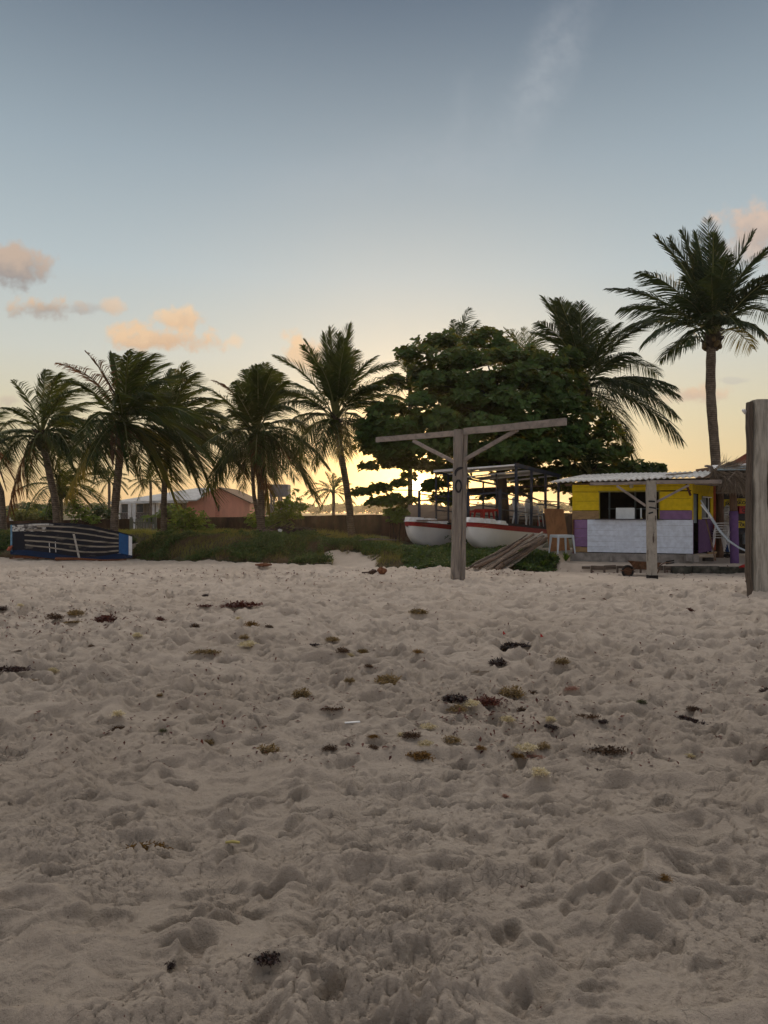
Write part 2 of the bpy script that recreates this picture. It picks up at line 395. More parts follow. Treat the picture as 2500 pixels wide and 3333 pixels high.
def build_sand():
    kr = .0023
    y = [1.45]
    while y[-1] < 30: y.append(y[-1]*(1+kr))
    y = np.array(y); NR = len(y); NCc = 740
    s = np.linspace(-1, 1, NCc)
    hw = .60*y+1.3
    X = s[None,:]*hw[:,None]; Y = np.repeat(y[:,None], NCc, 1)
    h = (fbm(X*.5, Y*.5, 3, 3)-.5)*.10+(fbm(X*1.9, Y*2.4, 9, 4)-.5)*.09
    r_ = np.random.default_rng(11)
    def stamp(cx, cy, a, b, ang, dep, rim, sharp, hf=False):
        R_ = max(a, b)*1.6
        i0 = np.searchsorted(y, cy-R_); i1 = np.searchsorted(y, cy+R_)
        if i1 <= i0+2: return
        wmx = hw[i0:i1]
        c0 = int(np.clip(((cx-R_)/wmx).min()*.5*(NCc-1)+.5*(NCc-1), 0, NCc-1)); c1 = int(np.clip(((cx+R_)/wmx).max()*.5*(NCc-1)+.5*(NCc-1)+2, 0, NCc))
        if c1 <= c0+2: return
        xs = X[i0:i1, c0:c1]-cx; ys = Y[i0:i1, c0:c1]-cy
        p = (xs*math.cos(ang)+ys*math.sin(ang))/a; q = (-xs*math.sin(ang)+ys*math.cos(ang))/b
        if hf: q = q*(1+.35*np.exp(-((p+.15)/.35)**2))
        wob = (vnoise(X[i0:i1, c0:c1]*9, Y[i0:i1, c0:c1]*9, 21)-.5)*.45
        r = np.sqrt(p*p+q*q)+wob
        sub = h[i0:i1, c0:c1]
        lvl = sub[sub.shape[0]//2, sub.shape[1]//2]
        ins = 1-sst((r-.62)/sharp)
        bowl = lvl-dep*(1-.5*np.clip(r, 0, 1)**2)
        if hf: bowl = bowl-dep*.35*np.exp(-((p-.6)/.4)**2)+(np.sin(p*16)*.0035)*(r < .8)
        sub[:] = sub*(1-ins)+np.minimum(bowl, sub)*ins*.8+(sub*.2)*ins
        one = (1+.8*p/(np.abs(p)+.5))
        sub += rim*np.exp(-((r-1.05)/.22)**2)*one*.8
    n = 7000
    yy = 1.6+(27.5-1.6)*np.sqrt(r_.random(n)*.97+.03*r_.random(n)); xx = (r_.random(n)*2-1)*(.62*yy+1.2)
    for i in range(n):
        a = r_.uniform(.10, .25); asp = r_.uniform(.45, .9); d = r_.uniform(.034, .090)
        if yy[i] < 7: d *= .7
        stamp(xx[i], yy[i], a, a*asp, r_.uniform(-.5, .5)+(.35 if r_.random() < .6 else 2.6), d, d*r_.uniform(.2, .55)*(.55 if yy[i] < 6.5 else 1.), r_.uniform(.3, .7))
    # fresher, sharper foot prints near the camera
    n = 1150
    yy = 1.7+r_.random(n)**.8*9; xx = (r_.random(n)*2-1)*(.62*yy+1.)
    for i in range(n):
        if r_.random() < .25*(xx[i] < .2) : continue
        L = r_.uniform(.10, .145)*(1 if r_.random() < .8 else 1.5)
        stamp(xx[i], yy[i], L, L*r_.uniform(.36, .55), r_.normal(.45, .5)+(math.pi if r_.random() < .5 else 0), r_.uniform(.028, .062), r_.uniform(.010, .028), r_.uniform(.16, .32), hf=True)
    # big scooped pits of the photograph
    for (px, py, a, b, ang, d, rm) in [(2080,3080,.20,.14,.5,.07,.02),(1661,3040,.06,.045,1.9,.10,.02),(1900,3050,.18,.10,.2,.05,.015),(2350,2650,.12,.09,1.,.06,.02),
            (1450,2840,.2,.11,.3,.04,.02),(560,3030,.13,.07,.6,.06,.02),(870,3240,.12,.08,.9,.06,.02),(210,3020,.22,.08,.35,.05,.02),(1000,2650,.16,.07,.1,.05,.02),
            (1940,2930,.2,.055,-.05,.05,.01),(1350,3160,.16,.09,.5,.05,.018),(620,2940,.1,.05,.4,.045,.015),(390,2660,.16,.06,.3,.05,.02),(2330,2830,.1,.06,.4,.06,.02),(1950,2560,.2,.1,0,.05,.03),(1720,2620,.22,.1,.1,.05,.03)]:
        Yd = EYE*F/(py-1666); stamp((px-1250)/F*Yd, Yd, a, b, ang, d, rm, .3)
    # crumbs, clods and broken crust
    h *= 1-.20*sst((7.5-Y)/4.)
    cm = sst((fbm(X*1.1, Y*1.1, 31, 3)-.50)/.09)
    cl = np.abs(fbm(X*13, Y*13, 41, 4, .6)-.5)
    h += cm*(cl*.055-.006)*sst((9-Y)/5)
    cm2 = sst((fbm(X*.9+40, Y*.9, 35, 3)-.47)/.08)
    cl2 = fbm(X*34, Y*34, 43, 3, .6)-.5
    h += cm2*cl2*.012*sst((6.5-Y)/4)
    h += (fbm(X*6, Y*9, 47, 4, .6)-.5)*(.040-.018*sst((7-Y)/3))
    # raised flakes of broken crust: smooth low-octave steps whose edges face every way
    fl = fbm(X*3.3, Y*3.9, 53, 2, .35); q = np.floor(fl*12)/12+sst((fl*12%1)/.22)/12
    cm3 = sst((fbm(X*1.2+9, Y*1.2, 37, 3)-.47)/.07)
    h += (q-fl)*.13*cm3*sst((13-Y)/6)
    fl = fbm(X*1.5, Y*2.1, 57, 2, .4); q = np.floor(fl*8)/8+sst((fl*8%1)/.25)/8; cm4 = sst((fbm(X*.6+3, Y*.8, 39, 3)-.46)/.08)
    h += (q-fl)*.30*cm4*sst((Y-4)/3)
    nr_ = int(np.searchsorted(y, 9.5)); xs_, ys_ = X[:nr_], Y[:nr_]
    for (s_, seed_, th, am) in ((.095, 71, .475, .020), (.055, 75, .50, .012)):
        hv, ed = plates(xs_, ys_, s_); mk = sst((fbm(xs_*1.5+seed_, ys_*1.7, seed_, 3)-th)/.05)*sst((9.5-ys_)/3)
        e_ = sst(ed/.16); h[:nr_] += mk*((hv-.35)*am*e_-.017*(1-sst(ed/.08)))
    # pushed-up crest lines between old prints
    rg = 1-np.abs(2*fbm(X*1.3, Y*1.9, 63, 3, .45)-1)
    h += sst((rg-.70)/.30)*.06
    rg = 1-np.abs(2*fbm(X*2.9, Y*4.1, 83, 2, .4)-1)
    h += sst((rg-.72)/.28)*.030*(1-.6*sst((7-Y)/3))
    # small heel and toe dents, scuffs
    h -= sst((fbm(X*3.1+7, Y*4.4, 67, 2, .4)-.60)/.10)*.028
    h *= 1-.75*sst((X-3.3)/1.2)*sst((Y-15.5)/2.)
    h *= 1-.6*sst((Y-20)/4)
    E = np.interp(X, EX, EY); onb = sst((Y-E)/.5)
    Z = basez(X, Y)+h*(1-.7*onb)-.10*veg(X, Y)
    v = np.stack([X, Y, Z], -1).reshape(-1, 3)
    idx = np.arange(NR*NCc).reshape(NR, NCc)
    qd = np.stack([idx[:-1,:-1], idx[:-1,1:], idx[1:,1:], idx[1:,:-1]], -1).reshape(-1, 4)
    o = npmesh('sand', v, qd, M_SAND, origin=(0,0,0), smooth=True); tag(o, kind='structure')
    return y, hw, NCc, Z
SY, SHW, SNC, SZ = build_sand()
def sandz(x, y):
    if y >= SY[-1] or y <= SY[0]: return float(basez(x, y))
    i = int(np.searchsorted(SY, y)); i = min(i, len(SY)-1)
    c = int(round((x/SHW[i]*.5+.5)*(SNC-1))); c = min(max(c, 0), SNC-1)
    return float(SZ[i, c])
def onsand(px, py):
    Yd = EYE*F/(py-1666)*.82
    while Yd < 30 and EYE+(1666-py)/F*Yd > sandz((px-1250)/F*Yd, Yd): Yd *= 1.0015
    x = (px-1250)/F*Yd
    return Vector((x, Yd, sandz(x, Yd)))
# vegetated soil sheet, and the wide flat land and beach around
def build_soil():
    xs = np.arange(-34, 40, .14); ys = np.concatenate([np.arange(19.6, 32, .14), np.arange(32, 62, .6)])
    X, Y = np.meshgrid(xs, ys)
    V_ = veg(X, Y)
    Z = basez(X, Y)+(fbm(X*1.3, Y*1.3, 61, 5, .6)-.45)*.34*V_+.02-.14*(1-V_)
    v = np.stack([X, Y, Z], -1).reshape(-1, 3); idx = np.arange(X.size).reshape(X.shape)
    qd = np.stack([idx[:-1,:-1], idx[:-1,1:], idx[1:,1:], idx[1:,:-1]], -1).reshape(-1, 4)
    tag(npmesh('soil', v, qd, M_SOIL, origin=(0,0,0), smooth=True), kind='structure')
    return
build_soil()
def build_land():
    b = MB(); S = 1200
    b.add([(-S,-S,-.6), (S,-S,-.6), (S,-3,-.30), (-S,-3,-.30)], [(0,1,2,3)])
    b.add([(-S,-3,-.30), (S,-3,-.30), (S,2,-.16), (-S,2,-.16)], [(0,1,2,3)])
    b.add([(-S,2,-.16), (S,2,-.16), (S,19,-.16), (-S,19,-.16)], [(0,1,2,3)])
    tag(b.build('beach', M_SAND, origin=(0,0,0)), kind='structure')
    b = MB(); b.add([(-S,19,-.16), (S,19,-.16), (S,60,.10), (-S,60,.10)], [(0,1,2,3)]); b.add([(-S,60,.10), (S,60,.10), (S,S,.2), (-S,S,.2)], [(0,1,2,3)])
    tag(b.build('land', M_SOIL, origin=(0,0,0)), kind='structure')
build_land()
def soilz(x, y): return float(basez(x, y))+(float(fbm(np.array(x*1.3), np.array(y*1.3), 61, 5, .6))-.45)*.34*float(veg(x, y))+.02-.14*(1-float(veg(x, y)))
# ------------------------------------------------------------------ ground cover
M_VINE = m_leaf('vine_leaf', (.028,.062,.018), (.10,.15,.045), .25, .5, scale=.8)
M_GRASS = m_leaf('grass_blade', (.07,.09,.028), (.21,.20,.07), .35, .6, scale=.7)
M_DRY = m_leaf('dry_straw', (.12,.085,.05), (.26,.19,.11), .2, .8, scale=.9, tcol=(.3,.2,.1))
def leafcloud(pos, size, nrm_up=.6, aspect=.75, seed=1, nrm=None):
    """pos (N,3): one folded leaf of two quads at each point"""
    r_ = np.random.default_rng(seed); n = len(pos)
    d = r_.normal(size=(n,3)); d[:,2] *= .5; d /= np.linalg.norm(d, axis=1)[:,None]
    N = r_.normal(size=(n,3))*(1-nrm_up); N[:,2] += nrm_up
    if nrm is not None: N = N+nrm
    N -= d*(N*d).sum(1)[:,None]; N /= np.linalg.norm(N, axis=1)[:,None]
    S = np.cross(d, N); sz = size*r_.uniform(.6, 1.25, n)[:,None]; w = sz*aspect*.5
    a = pos; m1 = pos+d*sz*.62; tip = pos+d*sz
    l = m1+S*w+N*sz*.12; r = m1-S*w+N*sz*.12; l0 = pos+d*sz*.15+S*w*.35; r0 = pos+d*sz*.15-S*w*.35
    v = np.stack([a, l0, l, tip, r, r0], 1).reshape(-1, 3)
    b = np.arange(n)*6
    q = np.concatenate([np.stack([b, b+1, b+2, b+3], 1), np.stack([b, b+3, b+4, b+5], 1)])
    return v, q
def zsoil_arr(x, y):
    V_ = veg(x, y); return basez(x, y)+(fbm(x*1.3, y*1.3, 61, 5, .6)-.45)*.34*V_+.02
def cover():
    r_ = np.random.default_rng(5)
    n = 270000; x = r_.uniform(-17, 5.8, n); E = np.interp(x, EX, EY); y = E+r_.uniform(-.15, 1, n)**1.0*3.4
    k = veg(x, y) > .5; dens = fbm(x*.9, y*.9, 71, 3)+.10*(x > -3)+.06; k &= (r_.random(n) < sst((dens-.44)/.10)); x, y = x[k], y[k]
    z = zsoil_arr(x, y)+r_.random(len(x))**1.5*(.11+.20*sst((vnoise(x*1.1, y*1.4, 93)-.5)/.35)*(x < -.3))
    v, q = leafcloud(np.stack([x, y, z], 1), .070, .55, .85, 2, nrm=np.array([0,-.35,0]))
    tag(npmesh('creeping_vines', v, q, M_VINE, origin=(0,24,0)), kind='stuff')
    # grass
    def blades(name, n, xr, yf, hgt, mat, dmin, seed, lean=.35, w=.006, sp=73):
        r_ = np.random.default_rng(seed); x = r_.uniform(*xr, n); y = yf(x, r_)
        k = (veg(x, y) > .4) & (r_.random(n) < sst((fbm(x*.8, y*.8, sp, 3)-dmin)/.1)); x, y = x[k], y[k]; n = len(x)
        z = zsoil_arr(x, y)-.02; h = hgt*r_.uniform(.4, 1.2, n); ln = r_.normal(size=(n,2))*lean*h[:,None]+np.array([.18,0])*h[:,None]
        a = r_.uniform(0, math.pi, n); wx, wy = np.cos(a)*w, np.sin(a)*w
        p0 = np.stack([x, y, z], 1); W_ = np.stack([wx, wy, 0*wx], 1); m = p0+np.stack([ln[:,0]*.3, ln[:,1]*.3, h*.6], 1); t = p0+np.stack([ln[:,0], ln[:,1], h], 1)
        v = np.stack([p0-W_, p0+W_, m+W_*.8, m-W_*.8, t+W_*.1, t-W_*.1], 1).reshape(-1, 3); b = np.arange(n)*6
        q = np.concatenate([np.stack([b, b+1, b+2, b+3], 1), np.stack([b+3, b+2, b+4, b+5], 1)])
        tag(npmesh(name, v, q, mat, origin=(0,26,0)), kind='stuff')
    far = lambda x, r: np.interp(x, EX, EY)+.3+r.random(len(x))**1.2*9
    near = lambda x, r: np.interp(x, EX, EY)-.05+r.random(len(x))*2.6
    blades('grass', 60000, (-20, .6), far, .22, M_GRASS, .36, 3)
    blades('dry_grass', 60000, (-17, -1), near, .15, M_DRY, .46, 4, .8, .005, 79)
    blades('dry_grass', 18000, (-1, 5.7), near, .10, M_DRY, .45, 6, .9, .004, 77)
cover()
# ------------------------------------------------------------------ timber T post
def tpost():
    root = thing('timber_post', (1.79, 17.9, -.1), 'tall T-shaped timber post with a painted 6, standing on the sand before the boat', 'post')
    b = MB(); z0, z1 = -.25, 3.64
    # two timbers spiked together, both rough
    def timber(x0, w, d, y, z0, z1, lean):
        n = 26; rows = []
        for i in range(n+1):
            k = i/n; z = z0+(z1-z0)*k; cx = 1.79+x0+lean*k
            ww = w*(1-.06*k)*(1+.05*math.sin(i*.9+x0*30)+random.uniform(-.02, .02)); dd = d*(1+random.uniform(-.03, .03))
            rows.append([(cx-ww/2+.02, y-dd/2, z), (cx-ww/2, y-dd/2+.03, z), (cx-ww/2, y+dd/2, z), (cx+ww/2, y+dd/2, z), (cx+ww/2, y-dd/2+.03, z), (cx+ww/2-.02, y-dd/2, z), (cx-ww/2+.02, y-dd/2, z)])
        b.grid(rows); b.add(rows[-1][:6], [(5,4,3,2,1,0)])
    timber(-.065, .225, .22, 17.88, z0, z1, .075)
    timber(.105, .13, .2, 17.93, z0, z1-.02, .07)
    b.build('trunk', M_GREY, root)
    A = Vector((-.20, 19.85, 3.62)); B = Vector((1.68, 18.02, 3.55)); C = Vector((1.90, 17.72, 3.55)); D = Vector((3.86, 15.72, 3.60))
    A.z = EYE+(1666-1431)/F*A.y; B = P(1480, 1410, 17.97); C = P(1512, 1404, 17.75); D = P(1842, 1372, 15.72)
    MB().beam(A, B, .07, .135, seg=8, wob=.004).build('crossbeam', M_GREYX2, root)
    MB().beam(C, D, .08, .155, seg=8, wob=.004).build('crossbeam', M_GREYX2, root)
    MB().beam(P(1345,1434,18.95), P(1482,1505,17.95), .05, .085, seg=5, wob=.004).build('brace', M_GREYX2, root)
    MB().beam(P(1685,1398,16.7), P(1512,1496,17.85), .05, .09, seg=5, wob=.004).build('brace', M_GREYX2, root)
    # painted figure: one swept stroke above a ring
    def stroke(pts, w, name):
        s = MB(); rows = []
        for i, (px, py, ww) in enumerate(pts):
            a = pts[max(i-1, 0)]; c = pts[min(i+1, len(pts)-1)]; t = Vector((c[0]-a[0], c[1]-a[1])).normalized(); nn = Vector((-t.y, t.x))*w*ww/2
            rows.append([P(px+nn.x, py+nn.y, 17.745), P(px-nn.x, py-nn.y, 17.745)])
        s.grid(rows).build(name, M_BLACK, root, solid=.004)
    stroke([(1482.5,1549,.4),(1482.5,1540,.9),(1485,1532,1.1),(1490,1527,1.2),(1496,1524,1.15),(1502,1522.5,1.),(1508,1522,.35)], 8, 'painted_mark')
    stroke([(1492.5+9*math.sin(t*math.pi/12), 1582-19*math.cos(t*math.pi/12), .8+.3*abs(math.cos(t*math.pi/12))) for t in range(25)], 6, 'painted_mark')
M_GREYX2 = m_wood('weathered_beam_wood_long', (.30,.255,.22), 'x', .3, .6)
tpost()
def rightpost():
    root = thing('rough_post', (P(2480,1942,14.4).x, 14.4, -.1), 'thick cracked grey tree-trunk post at the right edge, nearest timber on the sand', 'post')
    def slab(name, xa, xb, y, d, z1, mat, seed):
        b = MB(); n = 34; rows = []; xa = P(xa,0,14.4).x; xb = P(xb,0,14.4).x
        for i in range(n+1):
            k = i/n; z = -.4+(z1+.4)*k; j = lambda s: (float(vnoise(np.array(k*9.+s), np.array(seed*1.), 3))-.5)*.045+random.uniform(-.006, .006)
            l, r = xa+j(0), xb+j(9); rows.append([(l+.03, y-d/2+j(3), z), (l, y, z), (l+.02, y+d/2, z), (r-.02, y+d/2, z), (r, y, z), (r-.02, y-d/2+j(5), z), ((l+r)/2, y-d/2-.035+j(7), z), (l+.03, y-d/2+j(3), z)])
        b.grid(rows); b.add(rows[-1][:7], [(6,5,4,3,2,1,0)]); b.build(name, mat, root)
    zt = P(0,1302,14.4).z
    slab('trunk', 2446, 2492, 14.4, .26, zt, M_PALEPOST, 1)
    slab('bark_strip', 2437, 2447, 14.46, .2, zt-.03, M_BARK_D, 2)
    slab('bark_strip', 2487, 2500, 14.47, .22, zt-.02, M_BARK_D, 4)
    slab('trunk', 2497, 2550, 14.5, .26, zt-.01, M_PALEPOST, 3)
    lr = thing('floodlight', P(2440,1352,14.65), 'small white lamp on a bent arm at the top of the thick right-hand post', 'lamp')
    MB().tube([P(2445,1350,14.65), P(2438,1350,14.65), P(2433,1345,14.62)], .012, 6).build('arm', M_NAVY, lr)
    b = MB(); b.tube([P(2436,1350,14.6), P(2428,1343,14.55), P(2419,1334,14.5)], [.028,.04,.03], 10); b.build('lamp_head', M_WHITE, lr, smooth=True)
rightpost()
# ------------------------------------------------------------------ kiosk
FL = P(1863,1666,21.6); FR = P(2253,1666,20.5); FL.z = FR.z = 0
exk = (FR-FL).normalized(); KW = (FR-FL).length; nk = Vector((exk.y, -exk.x, 0)); ezk = Vector((0,0,1))
sdk = Vector((.574, .819, 0)).normalized(); SW = 2.8
def K(u, z, d=0.): return FL+exk*u+nk*d+Vector((0,0,z))
def kuz(px, py):
    t = (px-1250)/F; u = (t*FL.y-FL.x)/(exk.x-t*exk.y); Y = FL.y+exk.y*u
    return u, EYE+(1666-py)/F*Y
def SDp(u, z, d=0.): n = Vector((sdk.y, -sdk.x, 0)); return FR+sdk*u+n*d+Vector((0,0,z))
M_YEL = m_wood('yellow_planks', (.17,.12,.07), 'x', .7, .6, paint=(.66,.48,.014), wear=.22, bstr=.25)
M_PUR = m_wood('purple_planks', (.17,.12,.09), 'x', .7, .6, paint=(.24,.14,.27), wear=.30, bstr=.25)
M_PUR2 = m_wood('purple_paint_upright', (.17,.12,.09), 'z', .7, .6, paint=(.135,.07,.165), wear=.30, bstr=.25)
M_WPL = m_wood('whitewashed_planks', (.50,.54,.60), 'x', .8, .7, paint=(.66,.73,.82), wear=.33, bstr=.3)
M_OCH = m_wood('bare_planks', (.33,.22,.11), 'x', .6, .6, bstr=.25)
M_TEAL = m_simple('grey_teal_board', (.16,.20,.21), .7)
M_CONC = m_simple('concrete', (.27,.25,.225), .95, .3, 5., .6, dirt=(.13,.115,.09), dirt_amt=.7)
M_ROOF = m_simple('fibre_cement', (.62,.61,.57), .85, .18, 4., .3, dirt=(.26,.25,.22), dirt_amt=.6)
M_FRIDGE = m_simple('fridge_enamel', (.76,.82,.82), .35, .08)
def planks(root, name, u0, u1, zs, d, mat, fn=K, th=.022, gap=.006, parent=None):
    b = MB()
    for z0, z1 in zip(zs[:-1], zs[1:]):
        dd = d+random.uniform(-.004, .004); a = random.uniform(-.003, .003)
        p = [fn(u0, z0+gap, dd), fn(u1, z0+gap+a, dd), fn(u1, z0+gap+a, dd-th), fn(u0, z0+gap, dd-th), fn(u0, z1, dd), fn(u1, z1+a, dd), fn(u1, z1+a, dd-th), fn(u0, z1, dd-th)]
        b.hexa(p)
    return b.build(name, mat, parent or root, bevel=.003)
def kiosk():
    root = thing('beach_kiosk', K(KW/2, .45), 'small wooden kiosk painted yellow and purple with whitewashed counter and corrugated roof', 'kiosk')
    zt = 2.44; zb = .47
    u1, z_w0 = kuz(1950, 1690); u2, z_w1 = kuz(2147, 1597); zc = z_w0
    uA, zA = kuz(1912, 1691); zP = kuz(2200, 1661)[1]
    planks(root, 'yellow_wall', 0, u1, [zP+.0, zP+.27, zP+.52, z_w1], 0, M_YEL)
    planks(root, 'yellow_wall', u2, KW, [zP, zP+.33, z_w1-.02], 0, M_YEL)
    planks(root, 'yellow_wall', 0, KW, [z_w1+.004, z_w1+.13, zt], .002, M_YEL)
    planks(root, 'bare_board', 0, u1, [zc+.0, zP-.01], 0, M_OCH)
    planks(root, 'purple_panel', u2, KW, [zc, zP-.004], .001, M_PUR)
    planks(root, 'purple_panel', .05, uA+.03, list(np.linspace(kuz(1880,1779)[1], zc-.01, 4)), 0, M_PUR)
    planks(root, 'bare_board', .05, uA+.03, [zb, kuz(1880,1779)[1]-.01], -.002, M_OCH)
    planks(root, 'counter_front', uA, KW+.02, list(np.linspace(zb+.02, zc-.005, 7)), .035, M_WPL, gap=.0035)
    MB().beam(K(.035, zb-.03, .02), K(.035, zc, .02), .05, .04, up=nk).build('corner_post', m_simple('red_brown_paint', (.10,.035,.03), .8), root)
    b = MB(); b.box(K((u1+u2)/2, zc+.005, .06), (u2-u1+.2, .20, .025), (exk, nk, ezk)); b.build('counter_shelf', m_simple('dark_board', (.05,.045,.06), .7), root, bevel=.003)
    f = MB(); 
    f.box(K((u1+u2)/2, z_w1-.012, .012), (u2-u1+.04, .05, .03), (exk, nk, ezk)); f.box(K(u1+.012, (zc+z_w1)/2, .012), (.025, .05, z_w1-zc-.04), (exk, nk, ezk)); f.box(K(u2-.012, (zc+z_w1)/2, .012), (.025, .05, z_w1-zc-.04), (exk, nk, ezk))
    f.build('window_frame', m_simple('olive_trim', (.25,.21,.05), .8), root)
    # side wall with door and window
    yz = zc
    def sp(name, a, b_, z0, z1, mat, d=0.):
        m = MB(); m.hexa([SDp(a,z0,d), SDp(b_,z0,d), SDp(b_,z0,d-.025), SDp(a,z0,d-.025), SDp(a,z1,d), SDp(b_,z1,d), SDp(b_,z1,d-.025), SDp(a,z1,d-.025)]); return m.build(name, mat, root)
    sp('side_wall', .02, .16, yz, zt, M_YEL); sp('side_wall', .02, .16, zb, yz-.004, M_PUR2)
    sp('side_wall', .16, .85, 2.17, zt, M_YEL, -.001)
    sp('side_wall', .85, 1.2, yz, zt, M_YEL); sp('side_wall', 1.2, 2.45, 2.12, zt, M_YEL, -.001); sp('side_wall', 2.45, SW, yz, zt, M_YEL)
    sp('side_wall', .85, SW, zb, yz-.004, M_PUR2)
    d = sp('door', .18, .83, yz-.1, 2.16, M_TEAL, -.06)
    sp('window_shutter', 1.25, 2.05, yz+.02, 2.08, m_simple('grey_board', (.20,.21,.20), .8), -.05)
    w = MB(); w.beam(SDp(1.23, yz+.03, .02), SDp(2.44, yz+.03, .02), .03, .025); w.beam(SDp(1.23, 2.09, .02), SDp(2.44, 2.09, .02), .03, .025); w.beam(SDp(2.1, yz+.03, .0), SDp(2.1, 2.09, .0), .03, .025, up=(1,0,0)); w.build('window_frame', M_WHITE, root)
    MB().beam(SDp(2.85, zb, .0), SDp(2.85, 2.45, .0), .09, .09, up=(1,0,0)).build('corner_post', m_simple('orange_red_paint', (.33,.07,.03), .8), root)
    # back shell
    BL = FL-nk*2.6; BR = SDp(SW, 0)
    s = MB()
    def wall(a, b_, z0, z1):
        s.hexa([a+ezk*z0, b_+ezk*z0, b_+ezk*z0+Vector((0,.03,0)), a+ezk*z0+Vector((0,.03,0)), a+ezk*z1, b_+ezk*z1, b_+ezk*z1+Vector((0,.03,0)), a+ezk*z1+Vector((0,.03,0))])
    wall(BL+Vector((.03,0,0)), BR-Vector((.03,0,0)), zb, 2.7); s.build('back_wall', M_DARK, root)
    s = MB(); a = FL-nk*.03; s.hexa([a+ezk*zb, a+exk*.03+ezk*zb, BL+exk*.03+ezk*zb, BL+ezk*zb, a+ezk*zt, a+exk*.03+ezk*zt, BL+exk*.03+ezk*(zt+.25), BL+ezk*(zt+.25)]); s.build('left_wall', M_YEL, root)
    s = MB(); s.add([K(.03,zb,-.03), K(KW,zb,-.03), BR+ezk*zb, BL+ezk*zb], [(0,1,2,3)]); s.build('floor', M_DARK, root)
    # shelf posts inside
    s = MB(); s.beam(K(.98, zb, -1.1), K(.98, 2.4, -1.1), .05, .05, up=nk); s.beam(K(1.7, zb, -2.), K(1.7, 2.4, -2.), .06, .06, up=nk); s.beam(K(.9, 1.75, -1.9), K(KW-.1, 1.75, -1.9), .25, .03); s.build('inner_shelf', M_TEAL, root)
    # eave bracket
    MB().beam(P(2234,1577,20.3), P(2248,1612,20.4), .04, .05).build('bracket', m_simple('red_brown_paint', (.10,.035,.03), .8), root)
    lp = MB(); lp.tube([K(kuz(2055,1582)[0], kuz(2055,1582)[1], .0), K(kuz(2055,1582)[0], kuz(2055,1582)[1], .05)], [.06,.05], 14); lp.build('wall_lamp', m_simple('frosted_glass', (.45,.42,.30), .5), root, smooth=False)
    # corrugated roof
    A = P(1787,1570,21.9); B = P(2292,1551,19.0); C = P(2325,1533,23.9); D = P(1900,1545,25.2)
    nu, nv = 330, 5; rows = []
    for j in range(nv+1):
        l = A.lerp(D, j/nv); r = B.lerp(C, j/nv); rr = []
        for i in range(nu+1):
            p = l.lerp(r, i/nu); k = i/nu; p = p+ezk*(.022*math.sin(k*2*math.pi*27)+.008*math.sin(k*9+j)); 
            if j == 0: p = p+nk*(.03*math.sin(math.floor(k*4)*2.1))
            rr.append(p)
        rows.append(rr)
    MB().grid(rows).build('roof', M_ROOF, root, smooth=True, solid=.009)
    s = MB(); s.beam(A.lerp(B,.15)+Vector((0,.5,-.08)), B+Vector((-.1,.6,-.09)), .06, .07); s.beam(D+Vector((.4,-.6,-.1)), C+Vector((-.2,-.6,-.1)), .06, .07); s.build('purlin', M_BROWN, root)
    s = MB(); s.beam(P(2172,1545,20.4), P(2250,1538,21.6), .10, .035); s.build('loose_board', M_DRIFT, root)
    # plinth
    s = MB(); a0, a1 = K(-.05, .2, .02), K(KW+.0, .2, .02); s.hexa([K(-.06,.1,.03), K(KW+.02,.1,.03), K(KW+.02,.1,-.2), K(-.06,.1,-.2), K(-.06,zb,.03), K(KW+.02,zb+.0,.03), K(KW+.02,zb,-.2), K(-.06,zb,-.2)])
    s.build('plinth', M_CONC, root, bevel=.01)
    s = MB()
    for px in (1955, 1990, 2043, 2148, 2230): u, z = kuz(px, 1812); s.box(K(u, .34, .045), (.05+random.random()*.03, .05, .2), (exk, nk, ezk))
    s.build('plinth_stud', M_CONC, root, bevel=.006)
    return zc, u1, u2
ZC, KU1, KU2 = kiosk()
def fridge():
    u, z0 = kuz(2010, 1690); u_, _ = kuz(2058, 1690); c = K((u+u_)/2+.0, 0, -.55)
    r = thing('refrigerator', (c.x, c.y, .47), 'white refrigerator standing behind the kiosk counter', 'refrigerator')
    w = .52; ztop = kuz(2030,1652)[1]+.0
    MB().box((c.x, c.y, (.47+ztop)/2), (w, .5, ztop-.47), (exk, nk, ezk)).build('cabinet', M_FRIDGE, r, bevel=.015)
    cc = c+exk*(w/2+.17); MB().box((cc.x, cc.y, (.47+ztop)/2), (.04, .48, ztop-.47-.02), (exk, nk, ezk)).build('door', M_FRIDGE, r, bevel=.01)
fridge()
b = MB(); u, z = kuz(2088, 1688); b.blob(K(u, ZC+.035, .02), (.035,.03,.02), 10, 6, .05); tag(b.build('cloth', m_simple('pale_yellow_cloth', (.6,.55,.3), .8), smooth=True), 'small pale yellow cloth lying on the kiosk counter', 'cloth')
